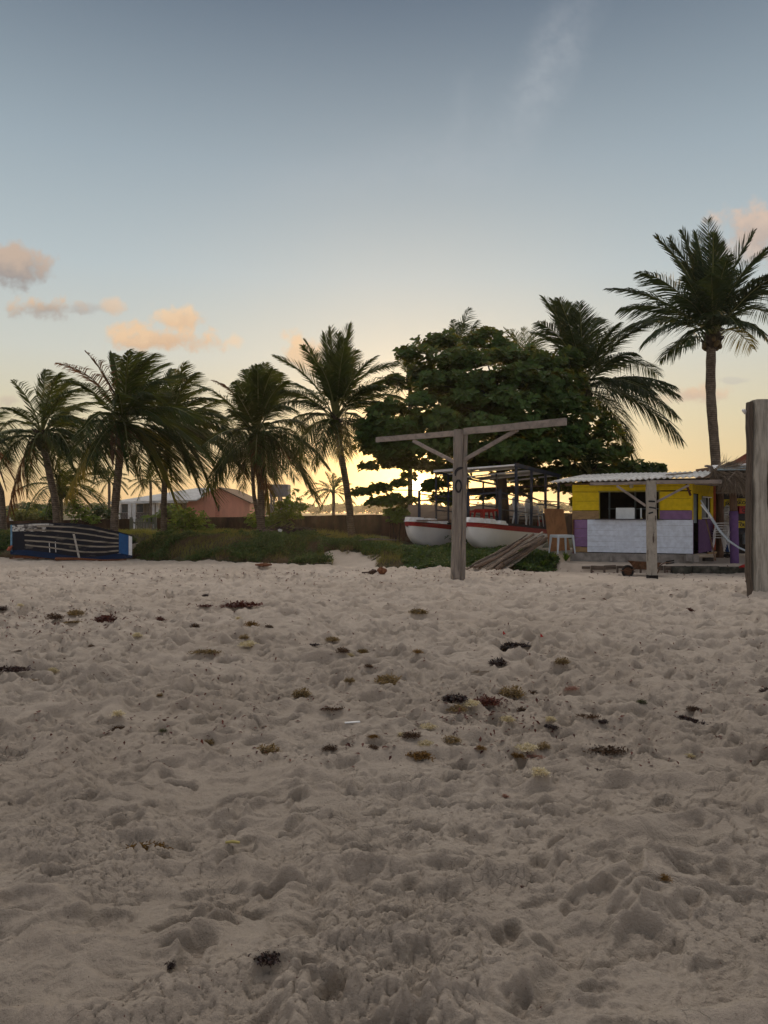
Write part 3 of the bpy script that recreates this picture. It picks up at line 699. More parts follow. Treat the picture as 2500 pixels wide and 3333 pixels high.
def kiosk_tpost():
    c = P(2123,1884,18.2)
    root = thing('timber_post', (c.x, 18.2, -.08), 'square timber post with three black bands and charred foot, before the kiosk counter', 'post')
    b = MB(); n = 18; rows = []; zt = P(0,1563,18.2).z
    for i in range(n+1):
        k = i/n; z = -.15+(zt+.15)*k; w = .205*(1+.03*math.sin(i*1.7)+random.uniform(-.015, .015)); cx = c.x-.03*k; y = 18.2
        rows.append([(cx-w/2+.012,y-.09,z), (cx-w/2,y-.075,z), (cx-w/2,y+.09,z), (cx+w/2,y+.09,z), (cx+w/2,y-.075,z), (cx+w/2-.012,y-.09,z), (cx-w/2+.012,y-.09,z)])
    b.grid(rows); b.add(rows[-1][:6], [(5,4,3,2,1,0)])
    b.build('trunk', m_wood('flaking_post', (.13,.10,.085), 'z', .8, .5, paint=(.36,.33,.28), wear=.44, bstr=.8), root)
    MB().beam((c.x,18.2,-.12), (c.x,18.2,.10), .222, .200, up=(0,1,0)).build('charred_foot', m_simple('charred', (.02,.016,.014), .95, .5, 20., .8), root)
    A = P(1921,1574,18.9); B = P(2112,1571,18.25); C = P(2133,1569,18.15); D = P(2349,1567,17.3)
    MB().beam(A, B, .06, .075, seg=5, wob=.003).build('crossbeam', M_GREYX2, root)
    MB().beam(C, D, .06, .09, seg=5, wob=.003).build('crossbeam', M_GREYX2, root)
    MB().beam(P(2008,1581,18.55), P(2102,1646,18.2), .04, .055).build('brace', M_GREYX2, root)
    MB().beam(P(2243,1578,17.75), P(2136,1634,18.15), .04, .05).build('brace', M_GREYX2, root)
    for (x0, y0, x1, y1, w) in [(2111,1631,2132,1632,.04),(2113,1650,2134,1654,.035),(2111,1671,2126,1667,.035)]:
        MB().beam(P(x0,y0,18.103), P(x1,y1,18.103), .01, w, seg=3, wob=.002).build('painted_band', M_BLACK, root)
kiosk_tpost()
# terrace edge: rough curb and planks
def ledge():
    b = MB(); x = 5.35
    while x < 7.6:
        L = random.uniform(.25, .7); b.beam((x, 20.0+random.uniform(-.03,.03), .15+random.uniform(-.02,.02)), (x+L-.03, 20.0+random.uniform(-.03,.03), .15+random.uniform(-.02,.02)), .04, random.uniform(.05,.13)); x += L; b.box((x, 19.97, .09), (.05,.05,.22))
    tag(b.build('plank_edging', m_wood('edging_wood', (.15,.115,.09), 'x', 1., .4), bevel=.01), 'low broken plank edging along the sand terrace, left part below the counter', 'edging')
    b = MB(); x = 7.75
    while x < 9.45:
        L = random.uniform(.5, .8); b.box((x+L/2, 19.95+random.uniform(-.02,.02), .08+random.uniform(-.012,.012)), (L-.01, .16, .2)); x += L
    tag(b.build('concrete_curb', m_simple('mossy_concrete', (.055,.055,.042), .95, .5, 9., .8, dirt=(.2,.18,.15)), bevel=.015), 'mossy dark concrete curb between the wheelbarrow and the purple post', 'curb')
ledge()
for (px, py, Y, s, lab) in [(2264,1818,20.0,.14,'grey concrete block on end beside the kiosk corner'),(2243,1815,20.35,.13,'second concrete block, tucked under the counter corner')]:
    p = P(px, py, Y); b = MB(); b.box((p.x, Y, p.z), (s, s*.9, .19)); tag(b.build('concrete_block', M_CONC, bevel=.01), lab, 'block')
p = P(2305, 1818, 20.6); b = MB(); b.box((p.x, 20.6, p.z-.02), (.24,.2,.10)); tag(b.build('wooden_crate', M_DARK, bevel=.006), 'low dark box with offcuts on it beside the kiosk side wall', 'box')
p = P(2316, 1802, 20.5); b = MB(); [b.beam(p+Vector((-.12,random.uniform(-.05,.05),.01*k)), p+Vector((.13,random.uniform(-.06,.06),.015+.02*k)), .05, .018) for k in range(3)]; tag(b.build('timber_offcuts', M_OCH), 'pale timber offcuts lying on the dark box by the kiosk', 'offcuts')
# ------------------------------------------------------------------ wheelbarrow
def wheelbarrow():
    Y = 19.0; c = P(2043,1859,Y)
    z0 = sandz(c.x, Y)
    root = thing('wheelbarrow', (c.x+.6, Y, z0), 'rusty wheelbarrow with one spoked black wheel, parked on sand behind the banded post', 'wheelbarrow')
    w = c+Vector((0,0,0)); w.z = z0+.155
    b = MB(); rows = []
    for i in range(25):
        a = 2*math.pi*i/24; r = []
        for j in range(9):
            t = 2*math.pi*j/8; rr = .13+.032*math.cos(t); r.append((w.x+rr*math.cos(a), Y+.04*math.sin(t), w.z+rr*math.sin(a)))
        rows.append(r)
    wo = b.grid(rows).build('wheel', M_RUBBER, root, smooth=True)
    b = MB(); b.tube([(w.x, Y-.02, w.z), (w.x, Y+.02, w.z)], .108, 20); b.tube([(w.x, Y-.06, w.z), (w.x, Y+.06, w.z)], .022, 10)
    b.build('rim', M_RUST, wo)
    T = lambda px, py, dy=0: P(px, py, Y+dy)+Vector((0,0,w.z-c.z))
    # tray: open flared pan
    rim = [(2044,1825,-.28),(2193-40,1832,-.28),(2153,1832,.28),(2044,1825,.28)]; bot = [(2066,1849,-.18),(2130,1853,-.18),(2130,1853,.18),(2066,1849,.18)]
    r = [T(*p) for p in rim]; q = [T(*p) for p in bot]
    b = MB(); b.add(r+q, [(0,1,5,4), (1,2,6,5), (2,3,7,6), (3,0,4,7), (4,5,6,7)]); b.build('tray', M_RUST, root, solid=.006)
    b = MB()
    b.tube(r+[r[0]], .009, 6); b.build('tray_rim', M_RUST, root)
    for s in (-.11, .11):
        b = MB(); k = 2.2 if s > 0 else 2.2
        b.tube([T(2020,1857,s*.8), T(2050,1857,s*.9), T(2070,1851,s), T(2110,1853,s*1.6), T(2140,1846,s*2.), T(2160,1833,s*k), T(2194,1828+(3 if s < 0 else -4),s*k)], .0125, 8, jit=.02); b.build('frame_tube', M_RUST, root, smooth=True)
        b = MB(); b.tube([T(2168,1832+(3 if s < 0 else -4),s*k), T(2194,1828+(3 if s < 0 else -4),s*k)], .019, 8); b.build('handle', M_RUBBER, root)
        b = MB(); a = T(2112,1853,s*1.6); b.tube([a, (a.x+.02, a.y, z0-.01), (a.x+.16, a.y, z0-.01), (a.x+.28, a.y, a.z+.02)], .011, 6); b.build('leg', M_RUST, root)
wheelbarrow()
# ------------------------------------------------------------------ monobloc furniture
def plastic_chair(loc, rz, label, group, mat=M_WHITEPL, cat='chair'):
    r = thing('plastic_chair', loc, label, cat, group, rz)
    def at(o): o.parent = r; return o
    def bl(mb, name, **k): o = mb.build(name, mat, None, origin=Vector((0,0,0)), **k); o.location = (0,0,0); o.parent = r; return o
    s = MB(); rows = []
    for i in range(7):
        y = -.21+.42*i/6; rows.append([(x, y, .44-.02*math.cos(x*6)+(.015 if i == 0 else 0)) for x in np.linspace(-.215,.215,8)])
    bl(s.grid(rows), 'seat', solid=.012, smooth=True)
    for sx in (-1, 1):
        for sy in (-1, 1):
            m = MB(); m.beam((sx*.20, sy*.19, .44), (sx*.235, sy*.245+(.03 if sy > 0 else 0), 0), .055, .02, w2=.04, h2=.02); bl(m, 'leg')
        m = MB(); m.beam((sx*.235, -.2, .64), (sx*.225, .2, .66), .045, .02, seg=3); m.beam((sx*.225, -.21, .44), (sx*.235, -.2, .64), .04, .02); bl(m, 'armrest', bevel=.004)
    m = MB(); n = 5
    for k in range(n):
        x = -.15+.3*k/(n-1); m.beam((x*.85, .19, .44), (x, .27, .80), .034, .014)
    top = [(-.21*math.cos(t), .275+.0*t, .78+.09*math.sin(t)) for t in np.linspace(0, math.pi, 11)]
    m.tube(top, .018, 6); m.beam((-.2,.195,.44), (-.21,.275,.79), .04, .02); m.beam((.2,.195,.44), (.21,.275,.79), .04, .02); m.beam((-.17,.272,.80), (.17,.272,.80), .07, .014)
    m.beam((-.13,.276,.85), (.13,.276,.85), .012, .05)
    bl(m, 'backrest'); return r
M_STOOL = m_simple('greyed_white_plastic', (.40,.45,.48), .5, .1)
def stool(loc, rz, label, mat=M_WHITEPL, h=.46, w=.36, name='plastic_stool', cat='stool', group=None):
    r = thing(name, loc, label, cat, group, rz)
    def bl(mb, nm, **k): o = mb.build(nm, mat, None, origin=Vector((0,0,0)), **k); o.location = (0,0,0); o.parent = r; return o
    m = MB(); m.box((0,0,h-.012), (w,w,.022)); bl(m, 'seat' if cat == 'stool' else 'tabletop', bevel=.008)
    m = MB()
    for a in (-1,1): m.box((a*w*.46,0,h-.05), (.012,w*.86,.05)); m.box((0,a*w*.46,h-.05), (w*.86,.012,.05))
    bl(m, 'apron')
    for sx in (-1,1):
        for sy in (-1,1):
            m = MB(); m.beam((sx*w*.44,sy*w*.44,h-.02), (sx*w*.53,sy*w*.53,0), .055,.055,w2=.03,h2=.03); bl(m, 'leg')
    return r
p = P(1829,1797,20.9); stool((p.x,20.9,soilz(p.x,20.9)-.02 if False else P(1829,1800,20.9).z), R(14), 'white plastic stool standing on the ground between the plywood sheet and the kiosk', h=.52, w=.5, mat=M_STOOL)
b = MB(); A = P(1771,1655,22.4); B = P(1834,1657,22.2); C = P(1856,1790,21.6); D = P(1788,1795,21.6); b.add([A,B,C,D], [(0,1,2,3)])
tag(b.build('plywood_sheet', m_wood('plywood', (.24,.115,.05), 'z', .35, .6, bstr=.15), solid=.014), 'brown plywood sheet leaning between the boat and the kiosk', 'board')
# ------------------------------------------------------------------ catamaran
CB = Vector((.75, 24.0, 0)); cu = Vector((.62,.79,0)).normalized(); cvx = Vector((.79,-.62,0)).normalized()
def Cp(u, v, z): return CB+cu*u+cvx*v+Vector((0,0,z-.062*max(u, 0)))
M_HULL = m_simple('white_hull_gelcoat', (.86,.85,.82), .35, .05, 2., .03, dirt=(.5,.46,.4), dirt_amt=.25, spec=.5)
def catamaran():
    L = 5.0; hwid = .37
    root = thing('catamaran', Cp(2.5, 1.25, .5), 'white twin-hulled boat with red stripes and dark canopy frame, beached on the bank', 'boat')
    for v0 in (0, 2.23):
        ztop = 1.33; H = .80
        b = MB(); rd = MB(); n = 26; m = 12; rows = []; rr = []
        us = [L*(i/n)**1.8 for i in range(n+1)]
        for u in us:
            e = min(1, u/1.15); keel = ztop-H*math.sqrt(max(0, 1-(1-e)**2.3)) if u < 1.15 else ztop-H
            keel = min(keel, ztop-.16)
            if u > L-.6: keel += .3*((u-L+.6)/.6)**2
            wd = hwid*math.sqrt(max(.02, 1-(1-min(1, u/1.3))**2.2))
            stripe = .125+.03*min(1, u/2.)
            row = []
            for j in range(m+1):
                t = -1+2*j/m; zz = keel+(ztop-stripe-keel)*abs(t)**2.6; row.append(Cp(u-.0, v0+wd*math.copysign(abs(t)**.55, t), zz))
            rows.append(row)
            rr.append([Cp(u-.01, v0-wd-.008, ztop-stripe), Cp(u-.012, v0-wd-.012, ztop-.01), Cp(u-.012, v0-wd+.02, ztop+.01), Cp(u-.012, v0+wd-.02, ztop+.01), Cp(u-.012, v0+wd+.012, ztop-.01), Cp(u-.01, v0+wd+.008, ztop-stripe)])
        h = b.grid(rows); hull = h.build('hull', M_HULL, root, smooth=True)
        # bow cap of the red band
        rd.grid(rr); a = rr[0]; rd.add([a[0],a[1],a[4],a[5]], [(0,1,2,3)]); rd.build('red_stripe', M_RED, hull)
        # moulded gunwale top with scallops
        g_ = MB(); gr = []
        for i in range(90):
            u = -.05+2.0*i/89; wd = hwid*math.sqrt(max(.05, 1-(1-min(1, max(u,0)/1.3))**2.2))+.03
            hgt = .15 if u < 1.15 else (.15-.10*min(1,(u-1.15)/.15))
            if 1.5 < u < 1.85: hgt = .13
            if .52 < u < .62 or .72 < u < .82: hgt = .04
            elif .62 <= u <= .72: hgt = .13
            if u < .08: hgt *= max(0, (u+.05)/.13)
            gr.append([Cp(u, v0-wd, ztop+.012), Cp(u, v0-wd+.03, ztop+.014+hgt), Cp(u, v0+wd-.03, ztop+.014+hgt), Cp(u, v0+wd, ztop+.012)])
        g_.grid(gr); g_.build('gunwale', M_WHITEPL, hull)
    # deck
    u0, u1 = 1.76, 6.2
    d = MB(); d.hexa([Cp(u0,-.3,1.345), Cp(u0,2.58,1.345), Cp(u1,2.58,1.345), Cp(u1,-.3,1.345), Cp(u0,-.3,1.40), Cp(u0,2.58,1.40), Cp(u1,2.58,1.40), Cp(u1,-.3,1.40)])
    d.build('deck', M_BLACK, root)
    d = MB(); d.beam(Cp(.35,.3,1.40), Cp(.35,2.2,1.40), .5, .03); d.build('bow_step', m_simple('brown_board', (.10,.065,.045), .8), root)
    d = MB(); d.beam(Cp(u0,2.52,1.36), Cp(u1,2.52,1.36), .14, .12); d.build('deck_edge', M_BLACK, root)
    # frame
    T = 3.15; Tn = 3.36
    def post(u, v, z1, r=.028, z0=1.38, nm='post'):
        MB().beam(Cp(u,v,z0), Cp(u,v,z1), r*2, r*2, up=cu).build(nm, M_NAVY, root)
    for u in (2.81,3.92,5.01,6.08): post(u, 2.45, Tn-.02, .036)
    for u in (1.82,2.59,3.9,5.0,6.1): post(u, -.1, T-.02, .026)
    for u in (3.7,5.3): post(u, 1.2, T+.08, .024)
    post(1.74, 2.45, 2.50, .045); post(1.8, 1.2, 2.42, .04); post(.68, .0, 2.40, .034)
    def rail(a, b_, w=.035): MB().beam(a, b_, w, w).build('rail', M_NAVY, root)
    rail(Cp(1.8,1.2,2.32), Cp(1.74,2.45,2.40), .055); rail(Cp(1.74,2.45,2.40), Cp(2.81,2.45,2.36))
    rail(Cp(.68,0,2.3), Cp(1.82,-.1,2.3)); rail(Cp(1.82,-.1,2.3), Cp(1.8,1.2,2.3))
    for z in (1.83, 2.2): rail(Cp(1.82,-.1,z), Cp(6.1,-.1,z)); rail(Cp(1.76,2.45,z+.02), Cp(6.1,2.45,z+.02), .03)
    rail(Cp(6.1,-.1,1.85), Cp(6.1,2.45,1.85)); rail(Cp(6.1,-.1,2.3), Cp(6.1,2.45,2.3))
    # canopy
    MB().beam(Cp(2.7,2.47,Tn+.03), Cp(6.3,2.47,Tn), .07, .13).build('canopy_beam', M_NAVY, root)
    MB().beam(Cp(1.75,-.12,T-.02), Cp(6.2,-.12,T-.06), .06, .06).build('canopy_beam', M_NAVY, root)
    for k, (ua, ub) in enumerate([(1.75,2.75),(2.6,3.5),(3.7,4.3),(4.8,5.2),(5.9,6.1)]):
        MB().beam(Cp(ua,-.15,T), Cp(ub,2.46,Tn+.03), .05 if k else .09, .05).build('canopy_batten', M_WHITE, root)
    s = MB(); rws = []
    for j in range(7):
        k = j/6; rws.append([Cp(1.72+1.0*k+i*.13, -.15+2.6*k, T+.045+.21*k+.012*math.sin(i*2.2)+.02*math.sin(k*7)*(i > 0)) for i in range(7)])
    s.grid(rws); s.build('canopy_sheet', M_WHITE, root, solid=.008)
    s = MB(); s.add([Cp(4.2,-.15,T+.02), Cp(4.8,2.4,Tn+.07), Cp(5.3,2.4,Tn+.07), Cp(5.0,-.15,T+.02)], [(0,1,2,3)]); s.build('canopy_sheet', M_WHITE, root, solid=.01)
catamaran()
for k in range(4): 
    p = Cp(4.1+.035*k, 2.0-.02*k, 1.405+.055*k); plastic_chair(p, R(60), ['bottom','second','third','top'][k]+' chair of the left stack of white plastic chairs on the boat deck', 'white plastic chairs stacked on the boat')
for k in range(4):
    p = Cp(5.0+.03*k, 2.05-.02*k, 1.405+.055*k); plastic_chair(p, R(60), ['bottom','second','third','top'][k]+' chair of the right stack of white plastic chairs on the boat deck', 'white plastic chairs stacked on the boat')
p = Cp(2.5, 1.5, 1.405); stool(p, R(25), 'red plastic table on the boat deck, nearer the bow post', M_REDPL, .5, .62, 'plastic_table', 'table')
p = Cp(3.2, .9, 1.405); stool(p, R(35), 'red plastic table on the boat deck, behind the first one', M_REDPL, .5, .62, 'plastic_table', 'table')
p = Cp(5.6, 2.1, 1.405); stool(p, R(35), 'low red plastic stool beside the right stack of white chairs', M_REDPL, .3, .3)
# props under the hulls
for (u, v, lab) in [(1.2,0,'short wooden prop under the bow of the far hull'),(4.2,0,'wooden prop under the middle of the far hull'),(1.5,2.23,'short wooden prop under the bow of the near hull'),(4.2,2.23,'wooden prop under the middle of the near hull')]:
    a = Cp(u, v, 0); z = float(basez(a.x, a.y)); MBb = MB().beam((a.x-.25,a.y,max(z-.1,.2)), (a.x-.25,a.y,.54), .2, .2, up=(0,1,0)); tag(MBb.build('hull_prop', M_BROWN), lab, 'prop')
# ------------------------------------------------------------------ timber pile
def pile():
    labs = ['peeled', 'split', 'bark-covered', 'pale', 'dark', 'flat sawn', 'narrow', 'thick', 'bent', 'cracked', 'short', 'reddish']
    A = P(1560,1860,20.05); B = P(1760,1748,21.0)
    spec = [(1518,1852,1702,1756,.09),(1530,1853,1716,1746,.055),(1545,1850,1735,1742,.10),(1555,1858,1766,1731,.07),(1540,1842,1720,1760,.13),(1575,1862,1768,1744,.12),(1590,1860,1772,1752,.08),(1612,1862,1780,1757,.14),(1560,1853,1745,1752,.11),(1635,1855,1740,1782,.13),(1600,1850,1690,1795,.11),(1640,1835,1778,1762,.09)]
    for i, (x0,y0,x1,y1,w) in enumerate(spec):
        dy = -.25+.045*i; a = P(x0,y0,20.25+dy*.5); b_ = P(x1,y1,21.3+dy); a.z = max(a.z, .03)
        off = Vector((0,-.03*(i%3), .035*(i%2))); m = MB(); m.tube([a.lerp(b_, t/9)+off+Vector((random.uniform(-.01,.01),0,random.uniform(-.012,.012)+.03*math.sin(t*.7+i))) for t in range(10)], [w*.46*(1-.25*t/9)*random.uniform(.92,1.08) for t in range(10)], 7, jit=.10) if i % 3 else m.beam(a, b_, w, w*.4, seg=9, wob=.012, w2=w*.85) 
        if i % 6 == 0: m.beam(a.lerp(b_,.1)+Vector((0,0,w*.4)), a.lerp(b_,.75)+Vector((0,0,w*.5)), w*.35, w*.3, seg=5, wob=.012)
        tag(m.build('timber_log', [M_DRIFT, M_LOG2, M_LOG3, M_BARK_D][(i*3+i//4) % 4]), f'{labs[i]} timber in the pile leaning on the bank, '+['leftmost','second','third','fourth','fifth','sixth','seventh','eighth','ninth','tenth','eleventh','rightmost'][i]+' from the left', 'log', 'weathered timbers leaning on the bank')
M_DRIFT = MATS['driftwood']
M_LOG2 = m_wood('pale_log', (.40,.34,.27), 'x', 1., .5); M_LOG3 = m_wood('brown_log', (.20,.14,.10), 'x', 1., .4)
pile()
# ------------------------------------------------------------------ thatched bar at the right
def bar():
    root = thing('thatched_shelter', P(2420,1858,20.7), 'open beach bar shelter with ragged palm thatch on a purple-painted post, right of the kiosk', 'shelter')
    p = P(2390,1858,20.7); zb = p.z-.05
    n = 14
    def post(px0, px1, py1, Y, name, mat, z0, z1, r):
        b = MB(); pts = [P(px0,1666,Y).lerp(P(px1,1666,Y), i/8) for i in range(9)]
        for i, q in enumerate(pts): q.z = z0+(z1-z0)*i/8
        b.tube(pts, [r*(1+.03*math.sin(i*2)) for i in range(9)], 10, jit=.02); return b.build(name, mat, root, smooth=True)
    po = post(2392, 2388, 0, 20.7, 'purple_post', m_wood('purple_post_paint', (.45,.42,.42), 'z', 1., .7, paint=(.135,.075,.19), wear=.36, bstr=.4), zb, P(0,1663,20.7).z, .118)
    post(2388, 2384, 0, 20.7, 'post_top', M_BROWN, P(0,1663,20.7).z+.001, P(0,1560,20.7).z, .10)
    for (px, Y, lab) in [(2343, 23.2, 1), (2560, 20.6, 1), (2600, 24, 1)]:
        post(px, px, 0, Y, 'post', M_BROWN, .15, 2.5, .12)
    post(2446, 2446, 0, 22.8, 'post', m_simple('rust_red_paint', (.28,.075,.03), .8), .15, 2.3, .09)
    s = MB()
    s.beam(P(2300,1567,20.2), P(2620,1563,20.0), .07, .09, seg=4, wob=.004); s.beam(P(2262,1575,20.6), P(2400,1580,20.6), .05, .04); s.beam(P(2330,1603,22.9), P(2600,1603,22.9), .05, .05)
    s.beam(P(2297,1516,20.8), P(2320,1519,20.8), .16, .05); s.beam(P(2310,1530,20.6), P(2450,1528,20.6), .08,.10); s.beam(P(2385,1588,20.5), P(2385,1600,24.), .08, .09)
    s.build('roof_beam', M_GREYX2, root)
    # underside and sheets
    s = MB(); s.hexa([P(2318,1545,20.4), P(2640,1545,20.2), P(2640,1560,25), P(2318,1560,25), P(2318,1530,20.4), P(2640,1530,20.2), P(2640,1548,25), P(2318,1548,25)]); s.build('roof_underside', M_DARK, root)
    s = MB(); s.add([P(2318,1515,20.6), P(2440,1509,20.6), P(2460,1520,20.2), P(2325,1526,20.2)], [(0,1,2,3)]); s.build('roof_sheet', M_WHITE, root, solid=.02)
    s = MB(); s.add([P(2330,1519,20.3), P(2600,1514,20.2), P(2600,1528,19.9), P(2335,1530,19.9)], [(0,1,2,3)]); s.build('roof_sheet', M_TEAL, root, solid=.02)
    # thatch: strands
    r_ = np.random.default_rng(3)
    def strands(n, px, py, Y, dpx, dpy, dY, ln, w, seed, mat, name, dirx=1.):
        r_ = np.random.default_rng(seed); P0 = np.array([P(*(np.array([px, py])+np.array([dpx, dpy])*r_.uniform(-1, 1, 2)), Y+r_.uniform(-dY, dY)) for _ in range(n)])
        d = r_.normal(size=(n,3))*np.array([.5,.3,.25])+np.array(dirx); d /= np.linalg.norm(d, axis=1)[:,None]
        L = ln*r_.uniform(.5, 1.3, n)[:,None]; sd = np.cross(d, r_.normal(size=(n,3))); sd /= np.linalg.norm(sd, axis=1)[:,None]; sd *= w*r_.uniform(.5,1.4,n)[:,None]
        a = P0; m = P0+d*L*.5+np.array([0,0,-.02]); e = P0+d*L+np.array([0,0,-.07])*L
        v = np.stack([a-sd, a+sd, m+sd, m-sd, e+sd*.3, e-sd*.3], 1).reshape(-1,3); b = np.arange(n)*6
        q = np.concatenate([np.stack([b,b+1,b+2,b+3],1), np.stack([b+3,b+2,b+4,b+5],1)])
        return npmesh(name, v, q, mat, root)
    M_TH = m_leaf('thatch', (.13,.105,.08), (.27,.215,.16), .1, .9, scale=2., tcol=(.3,.22,.13))
    strands(1500, 2390, 1535, 20.25, 68, 12, .25, .5, .008, 1, M_TH, 'thatch', (1.,0,-.05))
    strands(1700, 2480, 1548, 20.1, 90, 22, .25, .4, .008, 5, M_TH, 'thatch', (.7,0,-.5))
    strands(1500, 2383, 1553, 20.05, 26, 6, .1, .36, .007, 2, M_TH, 'thatch', (0,-.1,-1.))
    strands(300, 2327, 1535, 20.1, 12, 8, .1, .25, .006, 7, M_TH, 'thatch', (.2,-.1,-1.))
    strands(160, 2350, 1522, 20.3, 16, 5, .1, .45, .012, 8, M_TH, 'thatch', (1.6,0,.45))
    strands(14, 2363, 1515, 20.2, 3, 4, .05, .35, .004, 9, M_TH, 'thatch', (-.05,0,3.))
    strands(500, 2440, 1578, 20.1, 14, 12, .1, .28, .006, 10, M_TH, 'thatch', (.2,0,-1.))
    # back wall of the bar
    s = MB(); s.hexa([(9.8,25.6,.1),(16,25.6,.1),(16,25.7,.1),(9.8,25.7,.1),(9.8,25.6,2.5),(16,25.6,2.5),(16,25.7,2.5),(9.8,25.7,2.5)]); s.build('back_wall', M_DARK, root)
bar()
def text_on(parent, body, size, loc, mat, rz=0, name='lettering'):
    cu_ = bpy.data.curves.new(name, 'FONT'); cu_.body = body; cu_.size = size; cu_.extrude = .003; cu_.align_x = 'CENTER'; cu_.align_y = 'CENTER'; cu_.offset = .004
    cu_.materials.append(mat); t_ = bpy.data.objects.new(name, cu_); COL.objects.link(t_); bpy.context.view_layer.update(); me_ = bpy.data.meshes.new_from_object(t_.evaluated_get(bpy.context.evaluated_depsgraph_get())); bpy.data.objects.remove(t_); me_.materials.clear(); me_.materials.append(mat); o = bpy.data.objects.new(name, me_); COL.objects.link(o); o.parent = parent; o.location = Vector(loc)-world_loc(parent) if True else loc; o.rotation_euler = (R(90), 0, rz); return o
def crate(px, py, Y, w, h, mat, label, word=None, tcol=None):
    p = P(px, py, Y); r = thing('drinks_crate', (p.x, Y, p.z-h/2), label, 'crate', 'plastic drinks crates stacked in the bar')
    b = MB(); d = .3; t = .02
    b.box((p.x, Y, p.z), (w, d, h*.9)); b.box((p.x, Y, p.z+h*.46), (w+.02, d+.02, h*.08)); b.box((p.x, Y, p.z-h*.46), (w+.01, d+.01, h*.07))
    b.build('body', mat, r, bevel=.005)
    s = MB(); s.box((p.x-w*.22, Y-d/2-.004, p.z+h*.27), (w*.3, .012, h*.10)); s.build('hand_slot', M_BLACK, r)
    if word: text_on(r, word, h*.62, (p.x, Y-d/2-.006, p.z-h*.1), tcol or M_BLACK)
    return r
Yc = 24.3; hc = 26/F*Yc; wc = .42
M_DKPL = m_simple('black_plastic', (.022,.02,.022), .5)
def col_(px, rows, side):
    for k, (py, m, lab, wd) in enumerate(rows): crate(px, py, Yc, wc, .24 if m is not M_REDPL else .26, m, lab, wd, M_WHITE if m in (M_REDPL,) else None)
crate(2372,1637,Yc,.38,.24,M_YELPL,'yellow crate with black SKOL lettering, top of the stack left of the purple post','SKOL')
crate(2409,1634,Yc,.38,.24,M_YELPL,'yellow crate with black SKOL lettering, top of the stack right of the purple post','SKOL')
crate(2372,1661,Yc,.42,.24,M_DKPL,'black crate directly under the left yellow top crate')
crate(2372,1684,Yc,.42,.22,M_DKPL,'black crate in the middle of the stack left of the purple post')
crate(2414,1659,Yc,.30,.24,M_REDPL,'red crate with a white round mark, right of the post','O',)
crate(2414,1683,Yc,.42,.22,M_DKPL,'black crate under the red crate, right of the purple post')
crate(2374,1706,Yc,.36,.23,M_YELPL,'yellow crate low in the stack left of the purple post')
crate(2410,1706,Yc,.36,.23,M_YELPL,'yellow crate low in the stack right of the purple post','OL')
crate(2438,1706,Yc+.1,.22,.23,M_REDPL,'red crate low in the stack beside the rust-red post')
crate(2374,1729,Yc,.42,.22,M_DKPL,'black crate at the bottom of the stack left of the purple post')
crate(2416,1729,Yc,.46,.22,M_DKPL,'black crate at the bottom of the stack right of the purple post')
crate(2374,1752,Yc,.42,.22,M_DKPL,'dark crate on the ground behind the blue tub')
p = P(2375,1783,23.5); b = MB(); b.tube([(p.x,23.5,p.z-.12), (p.x,23.5,p.z+.14)], [.12,.15], 16); tag(b.build('plastic_tub', M_BLUEPL, smooth=False), 'blue plastic tub on the ground left of the purple post', 'tub')
p = P(2428,1755,23.2); r = thing('jerry_can', (p.x,23.2,p.z-.2), 'translucent grey jerry can on the ground right of the purple post', 'container'); b = MB(); b.box((p.x,23.2,p.z), (.2,.14,.30)); b.build('body', m_simple('grey_plastic', (.22,.25,.27), .4), r, bevel=.03); MB().tube([(p.x-.06,23.2,p.z+.16),(p.x-.03,23.2,p.z+.2),(p.x+.05,23.2,p.z+.2),(p.x+.08,23.2,p.z+.15)], .014, 6).build('handle', m_simple('grey_plastic', (.22,.25,.27), .4), r); MB().tube([(p.x+.02,23.2,p.z-.14),(p.x+.02,23.2,p.z-.2)], .02, 6).build('foot', M_DKPL, r)
b = MB(); pts = [P(2425+26*math.cos(t),1755-32*math.sin(t),22.95) for t in np.linspace(.2,math.pi-.2,12)]; b.tube(pts, .012, 6); tag(b.build('hose', M_NAVY, smooth=True), 'dark hose loop hanging behind the jerry can', 'hose')
# white plastic strip
b = MB(); pts = [(2281,1627),(2292,1648),(2312,1680),(2340,1725),(2372,1760),(2405,1782),(2452,1803),(2485,1814)]; rows = []
for i, (px, py) in enumerate(pts):
    Y = 20.15-.05*i; w = [1,4,6,5,4,3,3,3][i]; q = P(px, py, Y); rows.append([P(px-w*.3, py+w*.6, Y), P(px+w*.5, py-w*.5, Y+.05)])
b.grid(rows); tag(b.build('plastic_strip', M_STOOL, solid=.02, smooth=True), 'long white plastic strip curving from the kiosk window past the purple post', 'strip')
b = MB(); b.beam(P(2282,1642,20.1), P(2316,1686,19.95), .02, .03); tag(b.build('white_batten', M_WHITEPL), 'short white batten under the top of the curved plastic strip', 'batten')
b = MB(); b.beam(P(2298,1690,20.3), P(2329,1824,19.9), .03, .03); tag(b.build('wooden_pole', M_BROWN), 'thin dark pole leaning against the purple side of the kiosk', 'pole')
# stacks of white chairs seen edge on beside the kiosk
for k in range(9):
    p = P(2322,1790,23.6); plastic_chair((p.x+.02*k, p.y, p.z-.05+.075*k), R(-95), ['lowest','second','third','fourth','middle','sixth','seventh','eighth','topmost'][k]+' white chair in the tall stack at the kiosk side wall', 'white plastic chairs stacked beside the kiosk')
for k in range(4):
    p = P(2336,1790,22.6); plastic_chair((p.x+.02*k, p.y, p.z-.05+.075*k), R(-95), ['lowest','second','third','topmost'][k]+' white chair in the low stack right of the tall one by the kiosk', 'white plastic chairs stacked beside the kiosk')
